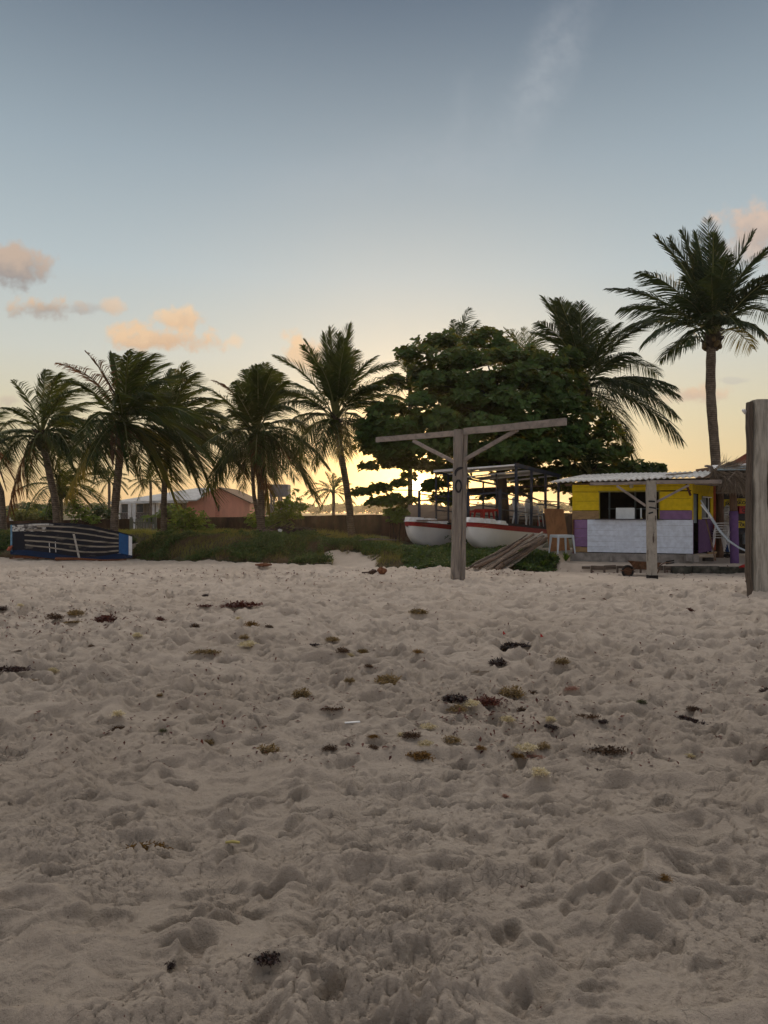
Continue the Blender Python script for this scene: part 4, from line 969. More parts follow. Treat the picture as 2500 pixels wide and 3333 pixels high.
# red kayak / slide pieces by the right post
b = MB(); rows = []
for i in range(10):
    k = i/9; px = 2405+95*k; w = 1+26*k**.8; rows.append([P(px, 1845-12*k-w*.9, 19.6), P(px, 1843-10*k, 19.4-.05*w/26), P(px, 1848-6*k, 19.5)])
b.grid(rows); tag(b.build('red_awning', M_REDPL, solid=.015, smooth=True), 'pointed end of a red plastic boat sticking out from behind the thick right-hand post', 'kayak')
b = MB(); b.add([P(2435,1878,17.9), P(2470,1858,17.8), P(2520,1862,17.7), P(2520,1880,17.8)], [(0,1,2,3)]); tag(b.build('red_flag', M_REDPL, solid=.02), 'small red triangular piece on the sand touching the thick right-hand post', 'plastic piece')
b = MB(); c_ = P(2367,1808,21.0); b.blob((c_.x,21.0,c_.z), (.10,.09,.06), 10, 7, .2); tag(b.build('seaweed_heap', M_DARK), 'dark round heap on the sand left of the purple post', 'heap')
p = P(2440,1762,22.3); b = MB(); b.beam(P(2432,1767,22.3), P(2470,1752,22.3), .04, .05); tag(b.build('white_plank', M_WHITEPL), 'short white plank end by the thick right-hand post', 'plank')
# red tiled roof far right
b = MB(); A = P(2368,1512,45); B = P(2560,1395,45); C = P(2760,1512,45); b.add([A, P(2760,1512,45), B, P(2400,1512,52), P(2790,1512,52), P(2590,1405,52)], [(0,1,2), (5,4,3), (0,2,5,3), (2,1,4,5)])
r = thing('tiled_roof_house', P(2560,1666,46), 'house with a red-brown tiled roof rising behind the thatched bar', 'house'); b.build('roof', m_simple('red_tiles', (.24,.065,.04), .85, .25, 8., .5, sc=(1,1,6)), r)
b = MB(); b.hexa([(21.5,45.2,0),(28.5,45.2,0),(28.5,51,0),(21.5,51,0),(21.5,45.2,4.6),(28.5,45.2,4.6),(28.5,51,4.6),(21.5,51,4.6)]); b.build('wall', m_simple('brown_wall', (.16,.09,.06), .9), r)
# ------------------------------------------------------------------ blue boat
def blue_boat():
    root = thing('rowing_boat', P(235,1815,25.2), 'old blue and black wooden boat on its side, flat battened bottom showing', 'boat')
    st_ = [(34,1710,1790,.22),(44,1709,1791,.12),(78,1707,1789,.02),(150,1705,1797,0),(236,1706,1810,0),(295,1713,1813,0),(345,1724,1808,.0),(388,1734,1800,.03),(418,1742,1806,.16),(428,1746,1808,.22)]
    Yb = 25.0; lean = .25
    def bp(px, py, d): return P(px, py, Yb+d+lean*(1815-py)/100)
    import bisect
    def itp(px, k):
        xs = [s[0] for s in st_]; return float(np.interp(px, xs, [s[k] for s in st_]))
    M_BOT = m_wood('black_bottom_paint', (.13,.12,.11), 'x', .5, .5, paint=(.012,.014,.022), wear=.42, bstr=.3)
    M_BLUE = m_wood('blue_boat_paint', (.28,.25,.2), 'x', .5, .6, paint=(.025,.10,.25), wear=.38, bstr=.25)
    M_DBLUE = m_wood('dark_blue_paint', (.1,.1,.1), 'x', .5, .6, paint=(.008,.024,.065), wear=.34, bstr=.25)
    M_WBP = m_wood('white_boat_paint', (.07,.06,.055), 'x', .8, .6, paint=(.60,.58,.52), wear=.50, bstr=.3)
    M_BAT = m_wood('pale_batten', (.32,.28,.22), 'x', 1., .25)
    def panel(x0, x1, name, mat, n=12, a=0., b_=1., off=0.):
        m = MB(); rows = []
        for i in range(n+1):
            px = x0+(x1-x0)*i/n; t, l, d = itp(px,1), itp(px,2), itp(px,3); rows.append([bp(px, t+(l-t)*(a+(b_-a)*j/6), d+off) for j in range(7)])
        return m.grid(rows).build(name, mat, root)
    panel(78, 387, 'bottom', M_BOT, 24)
    panel(40, 78, 'bow_panel', M_BOT, 4, .25, 1.); panel(40, 78, 'bow_panel', M_WBP, 4, 0, .25)
    panel(387, 419, 'stern_panel', M_BLUE, 4); panel(419, 430, 'transom_edge', M_WHITE, 2)
    panel(78, 177, 'white_patch', M_WBP, 6, -.02, .045, -.004)
    panel(78, 150, 'white_patch', M_WBP, 6, .05, .27, -.003)
    panel(34, 40, 'stem_trim', m_simple('light_blue_paint', (.12,.25,.36), .7), 2, -.02, 1.08, -.01)
    # lower side strake, seen from below
    lo = [(34,1803),(78,1806),(150,1815),(236,1823),(320,1822),(388,1818),(430,1814)]
    m = MB(); rows = []; m2 = MB(); rows2 = []
    for i in range(25):
        px = 34+396*i/24; l, d = itp(px,2), itp(px,3); lp = float(np.interp(px, [a for a,_ in lo], [b for _,b in lo]))
        rows.append([bp(px, l, d), bp(px, lp, d*.4+.02), bp(px, lp+1, .28)])
        t = itp(px,1); rows2.append([bp(px, t, d), bp(px+random.uniform(-.3,.3), t-3, d+.04), bp(px, t+2, .72)])
    m.grid(rows).build('side', M_DBLUE, root, solid=.015); m2.grid(rows2).build('side', M_BOT, root, solid=.015)
    m = MB(); rows = [[bp(34, 1710+i*11.5, .22), bp(34+6, 1709+i*11, .6)] for i in range(9)]; m.grid(rows).build('transom', M_WBP, root)
    # battens
    def strip(pts, w, th, name, mat):
        m = MB(); rows = []
        for px, py in pts:
            d = itp(px,3); rows.append([bp(px, py-w/2, d-.004), bp(px, py-w/2, d-th), bp(px, py+w/2, d-th), bp(px, py+w/2, d-.004)])
        m.grid(rows); m.add(rows[0], [(0,1,2,3)]); m.add(rows[-1], [(3,2,1,0)]); m.build(name, mat, root)
    for (fa, fb, x0) in [(.07,.10,120),(.20,.30,84),(.42,.50,80),(.62,.66,80),(.80,.86,82)]:
        pts = []
        for i in range(16):
            px = x0+(386-x0)*i/15; t, l = itp(px,1), itp(px,2)
            f0 = fa+(fb-fa)*i/15; 
            f1 = f0 if fa > .05 else f0
            pts.append((px+0., t+(l-t)*f1+random.uniform(-.5,.5)))
        strip(pts, 5.0, .03, 'batten', M_BAT)
    m = MB(); rows = []
    for i in range(12):
        k = i/11; px = 240+20*k; py = 1738+84*k+4*k*k; d = -.05
        if py > 1814: d += 0
        rows.append([bp(px-3.5, py, d), bp(px+3.5, py, d), bp(px+3.5, py, d+.035), bp(px-3.5, py, d+.035), bp(px-3.5, py, d)])
    m.grid(rows).build('prop_board', m_simple('pale_board', (.42,.39,.33), .8, .3, 12.), root)
    for px in (160,180): m = MB(); m.beam(bp(px,1762,-.006), bp(px+2,1797,-.006), .02, .01); m.build('white_line', M_WHITE, root)
    m = MB(); m.blob(bp(31,1785,.1), (.07,.08,.07), 9, 7, .25); m.beam(bp(40,1776,.05), bp(24,1790,.05), .09, .05); m.build('rusty_fitting', m_simple('coral_rust', (.40,.12,.07), .8), root)
blue_boat()
# ------------------------------------------------------------------ walls, gate, house, tank
def wall_run(name, pts, label, t=.18):
    b = MB()
    for (a, b_) in zip(pts[:-1], pts[1:]):
        n = 14
        for i in range(n):
            p = Vector(a).lerp(Vector(b_), i/n); q = Vector(a).lerp(Vector(b_), (i+1)/n); j = random.uniform(-.012,.012)
            b.hexa([(p.x,p.y,-.1),(q.x,q.y,-.1),(q.x,q.y+t,-.1),(p.x,p.y+t,-.1),(p.x,p.y,p.z+j),(q.x,q.y,q.z+j),(q.x,q.y+t,q.z+j),(p.x,p.y+t,p.z+j)])
    return tag(b.build(name, M_WALL), label, 'wall')
def f_wall(h, out):
    c = ocoord(h, (1,1,.25)); n = h.noise(c, 2.2, 6., .65); n2 = h.noise(ocoord(h), 7., 5., .6); c3 = ocoord(h, (2,1,1)); n3 = h.noise(c3, .8, 3.)
    cc = h.mix(h.smooth(n, .35, .7), (.035,.022,.016), (.11,.062,.042)); cc = h.mix(h.m('MULTIPLY', h.smooth(n2, .5, .7), .5), cc, (.05,.055,.025)); cc = h.mix(h.m('MULTIPLY', h.smooth(n3, .55, .7), .5), cc, (.16,.11,.08))
    princ(h, out, cc, .95, n2, .5, .02)
M_WALL = material('mossy_wall', f_wall)
wall_run('garden_wall', [P(-500,1699,36), P(20,1695,37), P(430,1688,38.5)], 'dark mossy garden wall behind the blue boat, left of the picket gate')
wall_run('garden_wall', [P(503,1686,38.5), P(900,1680,40), P(1400,1672,42), P(2100,1668,42.5), P(3400,1668,42)], 'long dark brown garden wall right of the picket gate, running behind the palms')
def gate():
    a = P(430,1686,38.3); b_ = P(503,1686,38.3)
    root = thing('picket_gate', (a.x+.6, 38.3, .2), 'worn grey-green picket gate in the garden wall', 'gate')
    n = 9
    for i in range(n):
        k = (i+.3)/n; x = a.x+(b_.x-a.x)*k; m = MB(); m.beam((x,38.3,-.05), (x+random.uniform(-.04,.04),38.3,EYE-20/F*38.3+random.uniform(-.05,.03)), .06, .025, up=(0,1,0)); m.build('picket', M_GATE, root)
    for z in (.45, 1.1): MB().beam((a.x,38.34,z), (b_.x,38.34,z), .03,.07).build('rail', M_GATE, root)
    MB().beam((a.x,38.36,1.15), (b_.x,38.36,.4), .03,.07).build('brace', M_GATE, root)
    for x in (a.x-.05, b_.x+.05): MB().beam((x,38.3,-.1), (x,38.3,1.38), .12,.12, up=(0,1,0)).build('gate_post', M_GATE, root)
M_GATE = m_wood('gate_wood', (.23,.24,.19), 'z', 1., .6)
gate()
def house():
    Yh = 66.
    root = thing('pink_house', P(640,1690,Yh+3), 'pink gabled house with a white porch and pale roof behind the garden wall', 'house')
    M_PINK = m_simple('pink_plaster', (.56,.24,.17), .9, .12, 2., .15, dirt=(.25,.13,.10), dirt_amt=.5, sc=(1,1,.3))
    M_RF = m_simple('pale_roof', (.50,.50,.48), .8, .15, 3., .2, dirt=(.3,.28,.25), dirt_amt=.5)
    g0, pk, g1 = P(608,1624,Yh), P(712,1588,Yh), P(812,1636,Yh)
    d = 9.; D = Vector((0,d,0))
    def lo(p): return Vector((p.x, p.y, 0))
    b = MB(); A = [lo(g0), lo(g1), g1, pk, g0]; B = [x+D for x in A]; b.add(A+B, [(0,1,2,3,4), (9,8,7,6,5), (0,4,9,5), (1,6,7,2)]); b.build('gable_wall', M_PINK, root)
    b = MB(); q0, q1 = P(700,1590,Yh-.05), P(714,1588,Yh-.05); b.hexa([lo(q0), lo(q1), lo(q1)+Vector((0,.1,0)), lo(q0)+Vector((0,.1,0)), q0, q1, q1+Vector((0,.1,0)), q0+Vector((0,.1,0))]); b.build('pilaster', m_simple('pink_pilaster', (.44,.17,.12), .9), root)
    b = MB(); w0 = P(712,1654,Yh-.05); b.box(w0, (.12,.06,.55)); b.build('window', M_DARK, root)
    b = MB(); e = Vector((0,-.3,.06)); r1 = P(818,1639,Yh); b.add([pk+e, r1+e, r1+e+D, pk+e+D], [(0,1,2,3)]); b.build('roof', m_simple('roof_edge', (.10,.06,.045), .8), root, solid=.1)
    # porch wing with hipped pale roof
    Yp = Yh-1.; e0 = P(350,1636,Yp+2); e1 = P(600,1632,Yp); e2 = P(612,1622,Yp+1); t0 = P(648,1588,Yp+5); t1 = P(700,1588,Yp+7)
    b = MB(); b.add([e0, P(500,1632,Yp-.5), P(640,1628,Yp-.5), P(700,1589,Yh+2), P(640,1590,Yp+6), P(420,1628,Yh+8)], [(0,1,3,4), (1,2,3), (0,4,5)]); b.build('roof', M_RF, root, solid=.12)
    b = MB(); b.beam(P(352,1638,Yp+1.6), P(500,1635,Yp-.5), .15,.12); b.beam(P(500,1635,Yp-.5), P(612,1633,Yp-.3), .15,.12); b.build('fascia', M_WHITE, root)
    for px in (387,424,438,499,515): 
        p = P(px,1636,Yp+.3); MB().beam((p.x,p.y,0), p, .30,.30, up=(0,1,0)).build('column', M_WHITE, root)
    b = MB(); a = P(390,1640,Yp+4); c = P(612,1634,Yp+4); b.hexa([lo(a), lo(c), lo(c)+Vector((0,.2,0)), lo(a)+Vector((0,.2,0)), a, c, c+Vector((0,.2,0)), a+Vector((0,.2,0))]); b.build('porch_wall', m_simple('porch_plaster', (.30,.29,.27), .9), root)
    for (x0, x1) in ((395,420),(442,470),(520,545),(552,598)):
        p = P((x0+x1)/2,1654,Yp+3.9); w = (x1-x0)/F*Yp; o = MB().box(p, (w,.08,.9)).build('window', M_WHITE, root); MB().box(p+Vector((0,-.06,0)), (w-.12,.02,.78)).build('pane', m_simple('dark_glass', (.06,.08,.085), .15), o)
    p = P(507,1655,Yp+.5); MB().box((p.x,p.y,p.z-.3), (.35,.1,2.)).build('door', m_simple('red_door', (.20,.045,.03), .7), root)
    for (x0, x1) in ((380,421),(440,496)):
        a, c = P(x0,1670,Yp+.3), P(x1,1670,Yp+.3); b = MB(); b.beam(a, c, .08,.08); b.beam(a-ezk*.5, c-ezk*.5, .06,.06); nn = 5
        for i in range(nn):
            q0 = a.lerp(c, i/nn); q1 = a.lerp(c, (i+1)/nn); b.beam(q0, q1-ezk*.5, .05,.05); b.beam(q0-ezk*.5, q1, .05,.05); b.beam(q0, q0-ezk*.5, .05,.05, up=(0,1,0))
        b.build('railing', m_simple('railing_wood', (.13,.115,.11), .8), root)
house()
def tank():
    Y = 52; root = thing('water_tower', P(907,1690,Y), 'grey concrete water tank raised on four columns behind the palms', 'water tank')
    M_C2 = m_simple('grey_render', (.23,.23,.235), .9, .15, 3., .2, dirt=(.14,.14,.13), sc=(1,1,.4))
    a = P(877,1576,Y); c = P(938,1616,Y); cx = (a.x+c.x)/2; MB().box((cx,Y+.7,(a.z+c.z)/2), (c.x-a.x,1.4,a.z-c.z)).build('tank', M_C2, root, bevel=.02)
    for x in (a.x+.12, cx, c.x-.12):
        MB().beam((x,Y+.1,0), (x,Y+.1,c.z), .14,.14, up=(0,1,0)).build('column', M_C2, root)
        MB().beam((x,Y+1.3,0), (x,Y+1.3,c.z), .14,.14, up=(0,1,0)).build('column', M_C2, root)
tank()
b = MB(); a = P(-60,1656,60); c = P(24,1658,60); b.hexa([(a.x,60,0),(c.x,60,0),(c.x,66,0),(a.x,66,0),(a.x,60,a.z),(c.x,60,c.z),(c.x,66,c.z),(a.x,66,a.z)]); tag(b.build('white_house', m_simple('white_render', (.5,.5,.46), .9)), 'corner of a plain white house at the far left edge above the wall', 'house')
def hut():
    root = thing('thatched_hut', P(1390,1720,29.5), 'low hut with a brown thatch roof and plank walls behind the beached boat', 'hut')
    Yt = 29.; b = MB(); rows = []
    for j in range(6):
        k = j/5; rows.append([P(1258+(1310-1258)*k+(1760-1258-(60)*k)*i/40, 1694+(1650-1694)*k+random.uniform(-1.5,1.5)*(j < 5)-4*k*math.sin(i*.3), Yt+3*k) for i in range(41)])
    b.grid(rows); b.build('roof', m_leaf('hut_thatch', (.07,.05,.035), (.17,.12,.08), .05, .9, scale=3.), root, solid=.12)
    r_ = random.Random(4); m = MB()
    for i in range(240):
        px = r_.uniform(1262,1740); k = r_.random(); p = P(px, 1694-44*k, Yt+3*k-.08); m.beam(p, p+Vector((r_.uniform(.2,.7), r_.uniform(-.1,.1), r_.uniform(-.12,.12))), .03, .012)
    m.build('palm_stalks', M_DRIFT, root)
    b = MB(); 
    for i in range(34):
        px = 1272+14.2*i; p = P(px, 1697, Yt+.25); b.beam((p.x,p.y,.3), (p.x+random.uniform(-.02,.02),p.y,p.z), .15, .02, up=(0,1,0))
    b.build('plank_wall', M_BROWN, root)
hut()
# ------------------------------------------------------------------ palms
M_FROND = m_leaf('palm_leaflets', (.010,.025,.007), (.038,.066,.015), .26, .6, spec=.15, scale=.5, tcol=(.16,.17,.02))
M_FROND_D = m_leaf('palm_leaflets_dark', (.010,.022,.010), (.030,.055,.022), .22, .6, spec=.15, scale=.5, tcol=(.10,.12,.02))
M_FROND_Y = m_leaf('palm_leaflets_yellow', (.05,.07,.012), (.13,.13,.028), .35, .6, spec=.15, scale=.5, tcol=(.32,.24,.04))
M_FROND_B = m_leaf('palm_leaflets_dead', (.055,.03,.015), (.13,.075,.035), .3, .8, scale=.5, tcol=(.3,.12,.03))
def f_trunk(h, out):
    c = h.n('ShaderNodeTexCoord').outputs['Object']; w = h.n('ShaderNodeTexWave', wave_type='BANDS', bands_direction='Z'); h.put(w.inputs[0], c)
    w.inputs['Scale'].default_value = 4.2; w.inputs['Distortion'].default_value = 3.; w.inputs['Detail'].default_value = 3; w.inputs['Detail Scale'].default_value = 2.
    n = h.noise(c, 6., 5., .65); n2 = h.noise(c, 1.4, 3.)
    cc = h.mix(h.smooth(n, .3, .7), (.10,.075,.055), (.24,.19,.14)); cc = h.mix(h.m('MULTIPLY', h.smooth(w.outputs['Fac'], .0, .45, 1., 0.), .6), cc, (.045,.032,.024)); cc = h.mix(h.m('MULTIPLY', h.smooth(n2, .5, .7), .4), cc, (.22,.19,.15))
    princ(h, out, cc, .95, h.m('ADD', w.outputs['Fac'], n), .7, .02)
M_TRUNK = material('palm_trunk', f_trunk)
M_BOOT = m_simple('frond_boots', (.065,.048,.032), .95, .5, 9., .8, sc=(1,1,.4))
M_HUSK = m_simple('coconuts', (.13,.085,.03), .6, .4, 4.)
def frond(parent, H, T, arch, mat, nl=52, ll=.62, wl=.030, wind=(.25,0,0), droop=.55, twist=0., seed=0, strip=1., base=.2, name='frond'):
    r_ = np.random.default_rng(seed); H = np.array(H, float); T = np.array(T, float); D = T-H; L = np.linalg.norm(D)
    up = np.array([0,0,1.]); hz = np.array([D[0], D[1], 0]); hl = np.linalg.norm(hz); hd = hz/max(hl, 1e-3)
    C = H+D*.5+up*arch*L
    if D[2] > .5*L: C = H+up*L*.42+D*.12+np.array([D[0], D[1], 0])*.16+up*arch*L*.2
    def bz(t): t = np.asarray(t)[...,None]; return (1-t)**2*H+2*t*(1-t)*C+t*t*T
    def dbz(t): t = np.asarray(t)[...,None]; d = 2*(1-t)*(C-H)+2*t*(T-C); return d/np.linalg.norm(d, axis=-1, keepdims=True)
    # midrib
    nr = 12; ts = np.linspace(0, 1, nr+1); p = bz(ts); tg = dbz(ts)
    side0 = np.cross(hd, up) if hl > .12*L else np.array([math.cos(seed), math.sin(seed), 0.])
    side0 = side0/np.linalg.norm(side0)
    vs = []; fs = []
    for i in range(nr+1):
        n_ = np.cross(side0, tg[i]); n_ /= np.linalg.norm(n_)+1e-9; r = .036*(1-ts[i])**.7+.005; rs = r*(1+1.2*(ts[i] < .06)+.3*(ts[i] < .2))
        vs += [p[i]+side0*rs, p[i]+n_*r*.7, p[i]-side0*rs, p[i]-n_*r*.7]
    for i in range(nr):
        for j in range(4): o = i*4; fs.append((o+j, o+(j+1)%4, o+4+(j+1)%4, o+4+j))
    V_ = [np.array(vs)]; Q = [np.array(fs)]; off = len(vs)
    Lw = max(L, .5)
    for sgn in (-1, 1):
        t = base+(1-base)*(np.arange(nl)+r_.uniform(-.3,.3,nl))/nl; t = np.clip(t, base*.9, .995)
        keep = r_.random(nl) < strip; t = t[keep]; m = len(t)
        P0 = bz(t); T_ = dbz(t); S = side0-T_*(T_@side0)[:,None]; S /= np.linalg.norm(S, axis=1)[:,None]; N = np.cross(S, T_)*1.
        N *= np.sign(N[:,2:3]+1e-6)
        if twist:
            a = twist*t[:,None]; S, N = S*np.cos(a)+N*np.sin(a), N*np.cos(a)-S*np.sin(a)
        prof = (.55+.75*np.sin(np.pi*np.clip(t*.95+.05,0,1))**.8)*(1-.55*t**5); l = ll*Lw/3.6*prof*r_.uniform(.8,1.12,m)
        fw = .75+1.0*t+r_.normal(size=m)*.10
        d = S*sgn+T_*fw[:,None]+N*(.28+r_.normal(size=m)*.10)[:,None]; d /= np.linalg.norm(d, axis=1)[:,None]
        upf = max(0., D[2]/L); wv = np.array(wind)*(.7+.3*(1-upf))+np.array([0,0,-droop*(1.25-1.1*upf)])
        def pt(s): return P0+d*(l*s)[:,None]+wv[None,:]*(l*s*s)[:,None]*(.8+.4*r_.random(m))[:,None]
        a0 = P0; a1 = pt(np.full(m,.5)); a2 = pt(np.full(m,1.))
        wd = T_*.75+N*.5+r_.normal(size=(m,3))*.25; wd -= d*(wd*d).sum(1)[:,None]; wd /= np.linalg.norm(wd, axis=1)[:,None]; w = wl*Lw/3.6*r_.uniform(.7,1.2,m)[:,None]
        v = np.stack([a0-wd*w*.4, a0+wd*w*.4, a1+wd*w*.6, a1-wd*w*.6, a2+wd*w*.08, a2-wd*w*.08], 1).reshape(-1,3); b = np.arange(m)*6+off
        V_.append(v); Q.append(np.concatenate([np.stack([b,b+1,b+2,b+3],1), np.stack([b+3,b+2,b+4,b+5],1)])); off += len(v)
    o = npmesh(name, np.concatenate(V_), np.concatenate(Q), mat, parent); o.data.materials.append(M_RACHIS if mat is not M_FROND_B else M_BOOT)
    mi = np.zeros(len(o.data.polygons), np.int32); mi[:nr*4] = 1; o.data.polygons.foreach_set('material_index', mi); return o
M_RACHIS = m_simple('frond_midrib', (.16,.17,.055), .5, .2)
def palm(name, hub, Y, trunk, tips, L, label, group='coconut palms behind the beach', wind=(.3,0,0), r0=.13, r1=.10, seed=1, mat=None, nl=52, extra=8, boots=True, coco=True, ll=.62, wl=.030, droop=.5, flare=1.25, elmin=-.6):
    R_ = random.Random(seed); Hh = P(*hub, Y)
    pts = [P(px, py, Y) for px, py in trunk]; base = pts[-1]; zb = soilz(base.x, base.y) if Y < 45 else .1
    if base.z > zb: base.z = zb
    root = thing(name, (base.x, base.y, base.z), label, 'palm tree', group)
    # trunk through the hub
    ch = [Hh+Vector((0,0,-.02))]+pts; n = 26; cum = [0]
    for a, b in zip(ch[:-1], ch[1:]): cum.append(cum[-1]+(b-a).length)
    def along(s):
        s *= cum[-1]
        for i in range(len(ch)-1):
            if s <= cum[i+1]+1e-6: return ch[i].lerp(ch[i+1], (s-cum[i])/max(1e-6, cum[i+1]-cum[i]))
        return ch[-1].copy()
    sm = [along(i/n) for i in range(n+1)]
    for _ in range(3): sm = [sm[0]]+[(sm[i-1]+sm[i]*2+sm[i+1])/4 for i in range(1, n)]+[sm[-1]]
    sm.append(sm[-1]+Vector((0,0,-.3)))
    rad = [(r1+(r0-r1)*i/n)*(1+.035*math.sin(i*2.4)+R_.uniform(-.02,.02)) for i in range(n+1)]; rad[-1] *= flare; rad[-2] *= 1+(flare-1)*.5; rad.append(rad[-1]*1.1)
    MB().tube(sm, rad, 12, jit=.03).build('trunk', M_TRUNK, root, smooth=True)
    if boots:
        b = MB(); b.blob(Hh+Vector((0,0,-.12)), (r1*1.9, r1*1.9, .42), 12, 8, .18)
        for k in range(16):
            a = R_.uniform(0, 6.28); q = Hh+Vector((math.cos(a)*r1*1.3, math.sin(a)*r1*1.3, R_.uniform(-.4,.2))); b.beam(q, q+Vector((math.cos(a)*.2, math.sin(a)*.2, R_.uniform(.0,.22))), .10, .04, w2=.05)
        b.build('frond_boots', M_BOOT, root)
    if coco:
        b = MB()
        for k in range(12):
            a = R_.uniform(0, 6.28); b.blob(Hh+Vector((math.cos(a)*.27, math.sin(a)*.27, R_.uniform(-.48,-.2))), (.09,.09,.11), 8, 6, .04)
        b.build('coconuts', M_HUSK, root, smooth=True)
    allt = []
    for i, tp in enumerate(tips):
        px, py = tp[0], tp[1]; arch = tp[2] if len(tp) > 2 else None; mt = tp[3] if len(tp) > 3 else None; st = tp[4] if len(tp) > 4 else 1.
        a = P(px, py, Y); d = (a-Hh).length; full = L*R_.uniform(.92, 1.05); dyy = math.sqrt(max(0, full*full-d*d))*.85
        sg = (-1 if (i*7+seed) % 2 else 1); dyy = min(dyy, L*.8)
        up_ = (a.z-Hh.z)/max(d, .1)
        if arch is None: arch = .10 if up_ > .6 else (.26 if up_ > -.2 else .36)
        Yn = Y+sg*dyy; allt.append((P(px, py, Yn), arch, mt, st))
    for k in range(extra):
        az = R_.choice([-1,1])*math.pi/2+R_.uniform(-.7,.7); el = R_.uniform(elmin,.8); q = Hh+Vector((math.cos(az)*math.cos(el), math.sin(az)*math.cos(el), math.sin(el)))*L*.9
        allt.append((q, .22 if el < .5 else .1, None, 1.))
    for i, (q, arch, mt, st) in enumerate(allt):
        m_ = {'y': M_FROND_Y, 'b': M_FROND_B}.get(mt, mat or M_FROND); dd = (q-Hh).length
        ly = ll*(.45 if st < .5 else 1.)
        frond(root, Hh+Vector((R_.uniform(-.05,.05), R_.uniform(-.05,.05), R_.uniform(-.12,.12))), q, arch, m_, nl=max(24, int(nl*(.6+.4*dd/L))), ll=ly*L/max(dd,1.)*(.5+.5*dd/L), wl=wl*L/max(dd,1.)*.95, wind=wind, droop=droop*(1.3 if mt == 'b' else 1), twist=R_.uniform(-.5,.5), seed=seed*100+i, strip=st)
    return root
W1 = (.55,.1,0)
palm('coconut_palm', (135,1420), 29, [(150,1490),(165,1560),(180,1625),(188,1705)], [(38,1235,.05,None,.6),(150,1203),(195,1212),(228,1232),(258,1270,.3),(267,1338,.35),(5,1325,.2),(0,1405,.25),(-75,1455,.35),(15,1480,.35),(262,1378),(285,1422,.3),(240,1500,.35),(170,1545),(85,1555,.35),(22,1690,.45,'b'),(-10,1530,.35),(205,1600,.4),(255,1560,.4),(90,1620,.45),(290,1480,.35)], 3.6,
     'leftmost full coconut palm, slightly shorter, leaning above the left end of the blue boat', wind=(.4,0,0), seed=3, r0=.145, r1=.12, ll=.70, nl=66, wl=.030, extra=9)
palm('coconut_palm', (400,1385), 27, [(393,1440),(388,1510),(380,1590),(374,1650),(371,1730)], [(183,1180,.0,'b',.7),(279,1145,.0,'b',.5),(364,1148,.05),(418,1140),(450,1148,.15),(500,1152,.25),(540,1185,.28),(545,1240,.3),(552,1300,.35),(640,1365,.3),(668,1430,.3),(680,1490,.35),(640,1545,.4),(577,1640,.42,'y'),(525,1560,.35),(265,1405,.35),(255,1440),(215,1500,.3),(248,1545,.28,'y'),(210,1630,.35,'y'),(345,1480,.3),(420,1530),(470,1580,.35),(310,1560,.35),(330,1395),(370,1500,.3,'b'),(480,1330),(385,1280)], 3.9,
     'windswept coconut palm with two bare dead fronds pointing up left, above the blue boat', wind=(.4,0,0), seed=4, r0=.15, r1=.13, nl=76, wl=.030, ll=.76, extra=9)
palm('coconut_palm', (548,1402), 31, [(545,1460),(537,1530),(534,1620),(533,1735)], [(600,1180,.1),(560,1200),(640,1212,.25),(668,1268,.3),(695,1300,.3),(700,1345,.3),(765,1420,.3),(780,1480,.3),(800,1540,.35),(655,1605,.4),(705,1640,.4),(480,1560,.35),(455,1470,.3),(470,1400),(520,1290),(740,1370,.3),(620,1540),(730,1580,.4),(560,1560,.3),(500,1260)], 3.8,
     'dark-trunked coconut palm just right of the windswept one, in front of the pink house porch', wind=(.4,0,0), seed=5, r0=.13, r1=.11, wl=.030, nl=68, ll=.76, extra=9)
palm('coconut_palm', (838,1415), 29, [(842,1480),(848,1560),(850,1640),(850,1735)], [(693,1240,.02,'b',.7),(769,1278,.05),(797,1202),(826,1193),(862,1182),(890,1200),(910,1211,.15),(935,1238,.2),(940,1280,.25),(948,1330,.3),(1010,1400,.3),(1068,1520,.35),(1040,1640,.4),(960,1560,.4),(880,1668,.2,'y'),(870,1600,.3,'b'),(727,1385,.3),(705,1506,.35),(690,1590,.4),(660,1612,.35),(785,1595,.35),(985,1470,.35),(1010,1590,.4,'b'),(745,1330),(760,1450,.35),(905,1560,.4)], 3.7,
     'middle coconut palm with a brush of upright fronds, standing among the green bushes', wind=(.15,0,0), seed=6, r0=.15, r1=.12, nl=70, wl=.030, ll=.76, extra=10)
palm('coconut_palm', (822,1470), 30.5, [(822,1530),(826,1610),(842,1690),(845,1740)], [(760,1500,.3),(880,1500,.3),(800,1560,.35,'b'),(850,1590,.35,'b'),(770,1400),(880,1400),(740,1560,.35),(900,1580,.4)], 2.9,
     'thin second trunk crossing behind the middle palm, with drooping brown fronds', seed=16, r0=.09, r1=.07, extra=4, coco=False)
palm('coconut_palm', (1092,1368), 30, [(1103,1430),(1114,1500),(1128,1580),(1138,1660),(1146,1745)], [(892,1157,.22),(992,1110,.05),(1056,1085),(1077,1063),(1100,1085),(1136,1055,.12),(1120,1100),(1159,1139,.2),(1224,1160,.3),(1296,1186,.32),(1312,1235,.3),(1315,1300,.3),(1300,1330,.25),(937,1252,.2),(900,1320,.25),(963,1422,.3),(950,1500,.35),(1220,1462,.3),(1110,1478,.1,'y'),(1150,1480,.3),(1035,1490,.35),(1180,1390,.25),(1020,1530,.4),(1150,1200),(1030,1180,.1)], 4.0,
     'tallest of the left palms, trunk leaning left above the orange glow', wind=(.1,0,0), seed=7, r0=.15, r1=.12, nl=74, wl=.030, ll=.70)
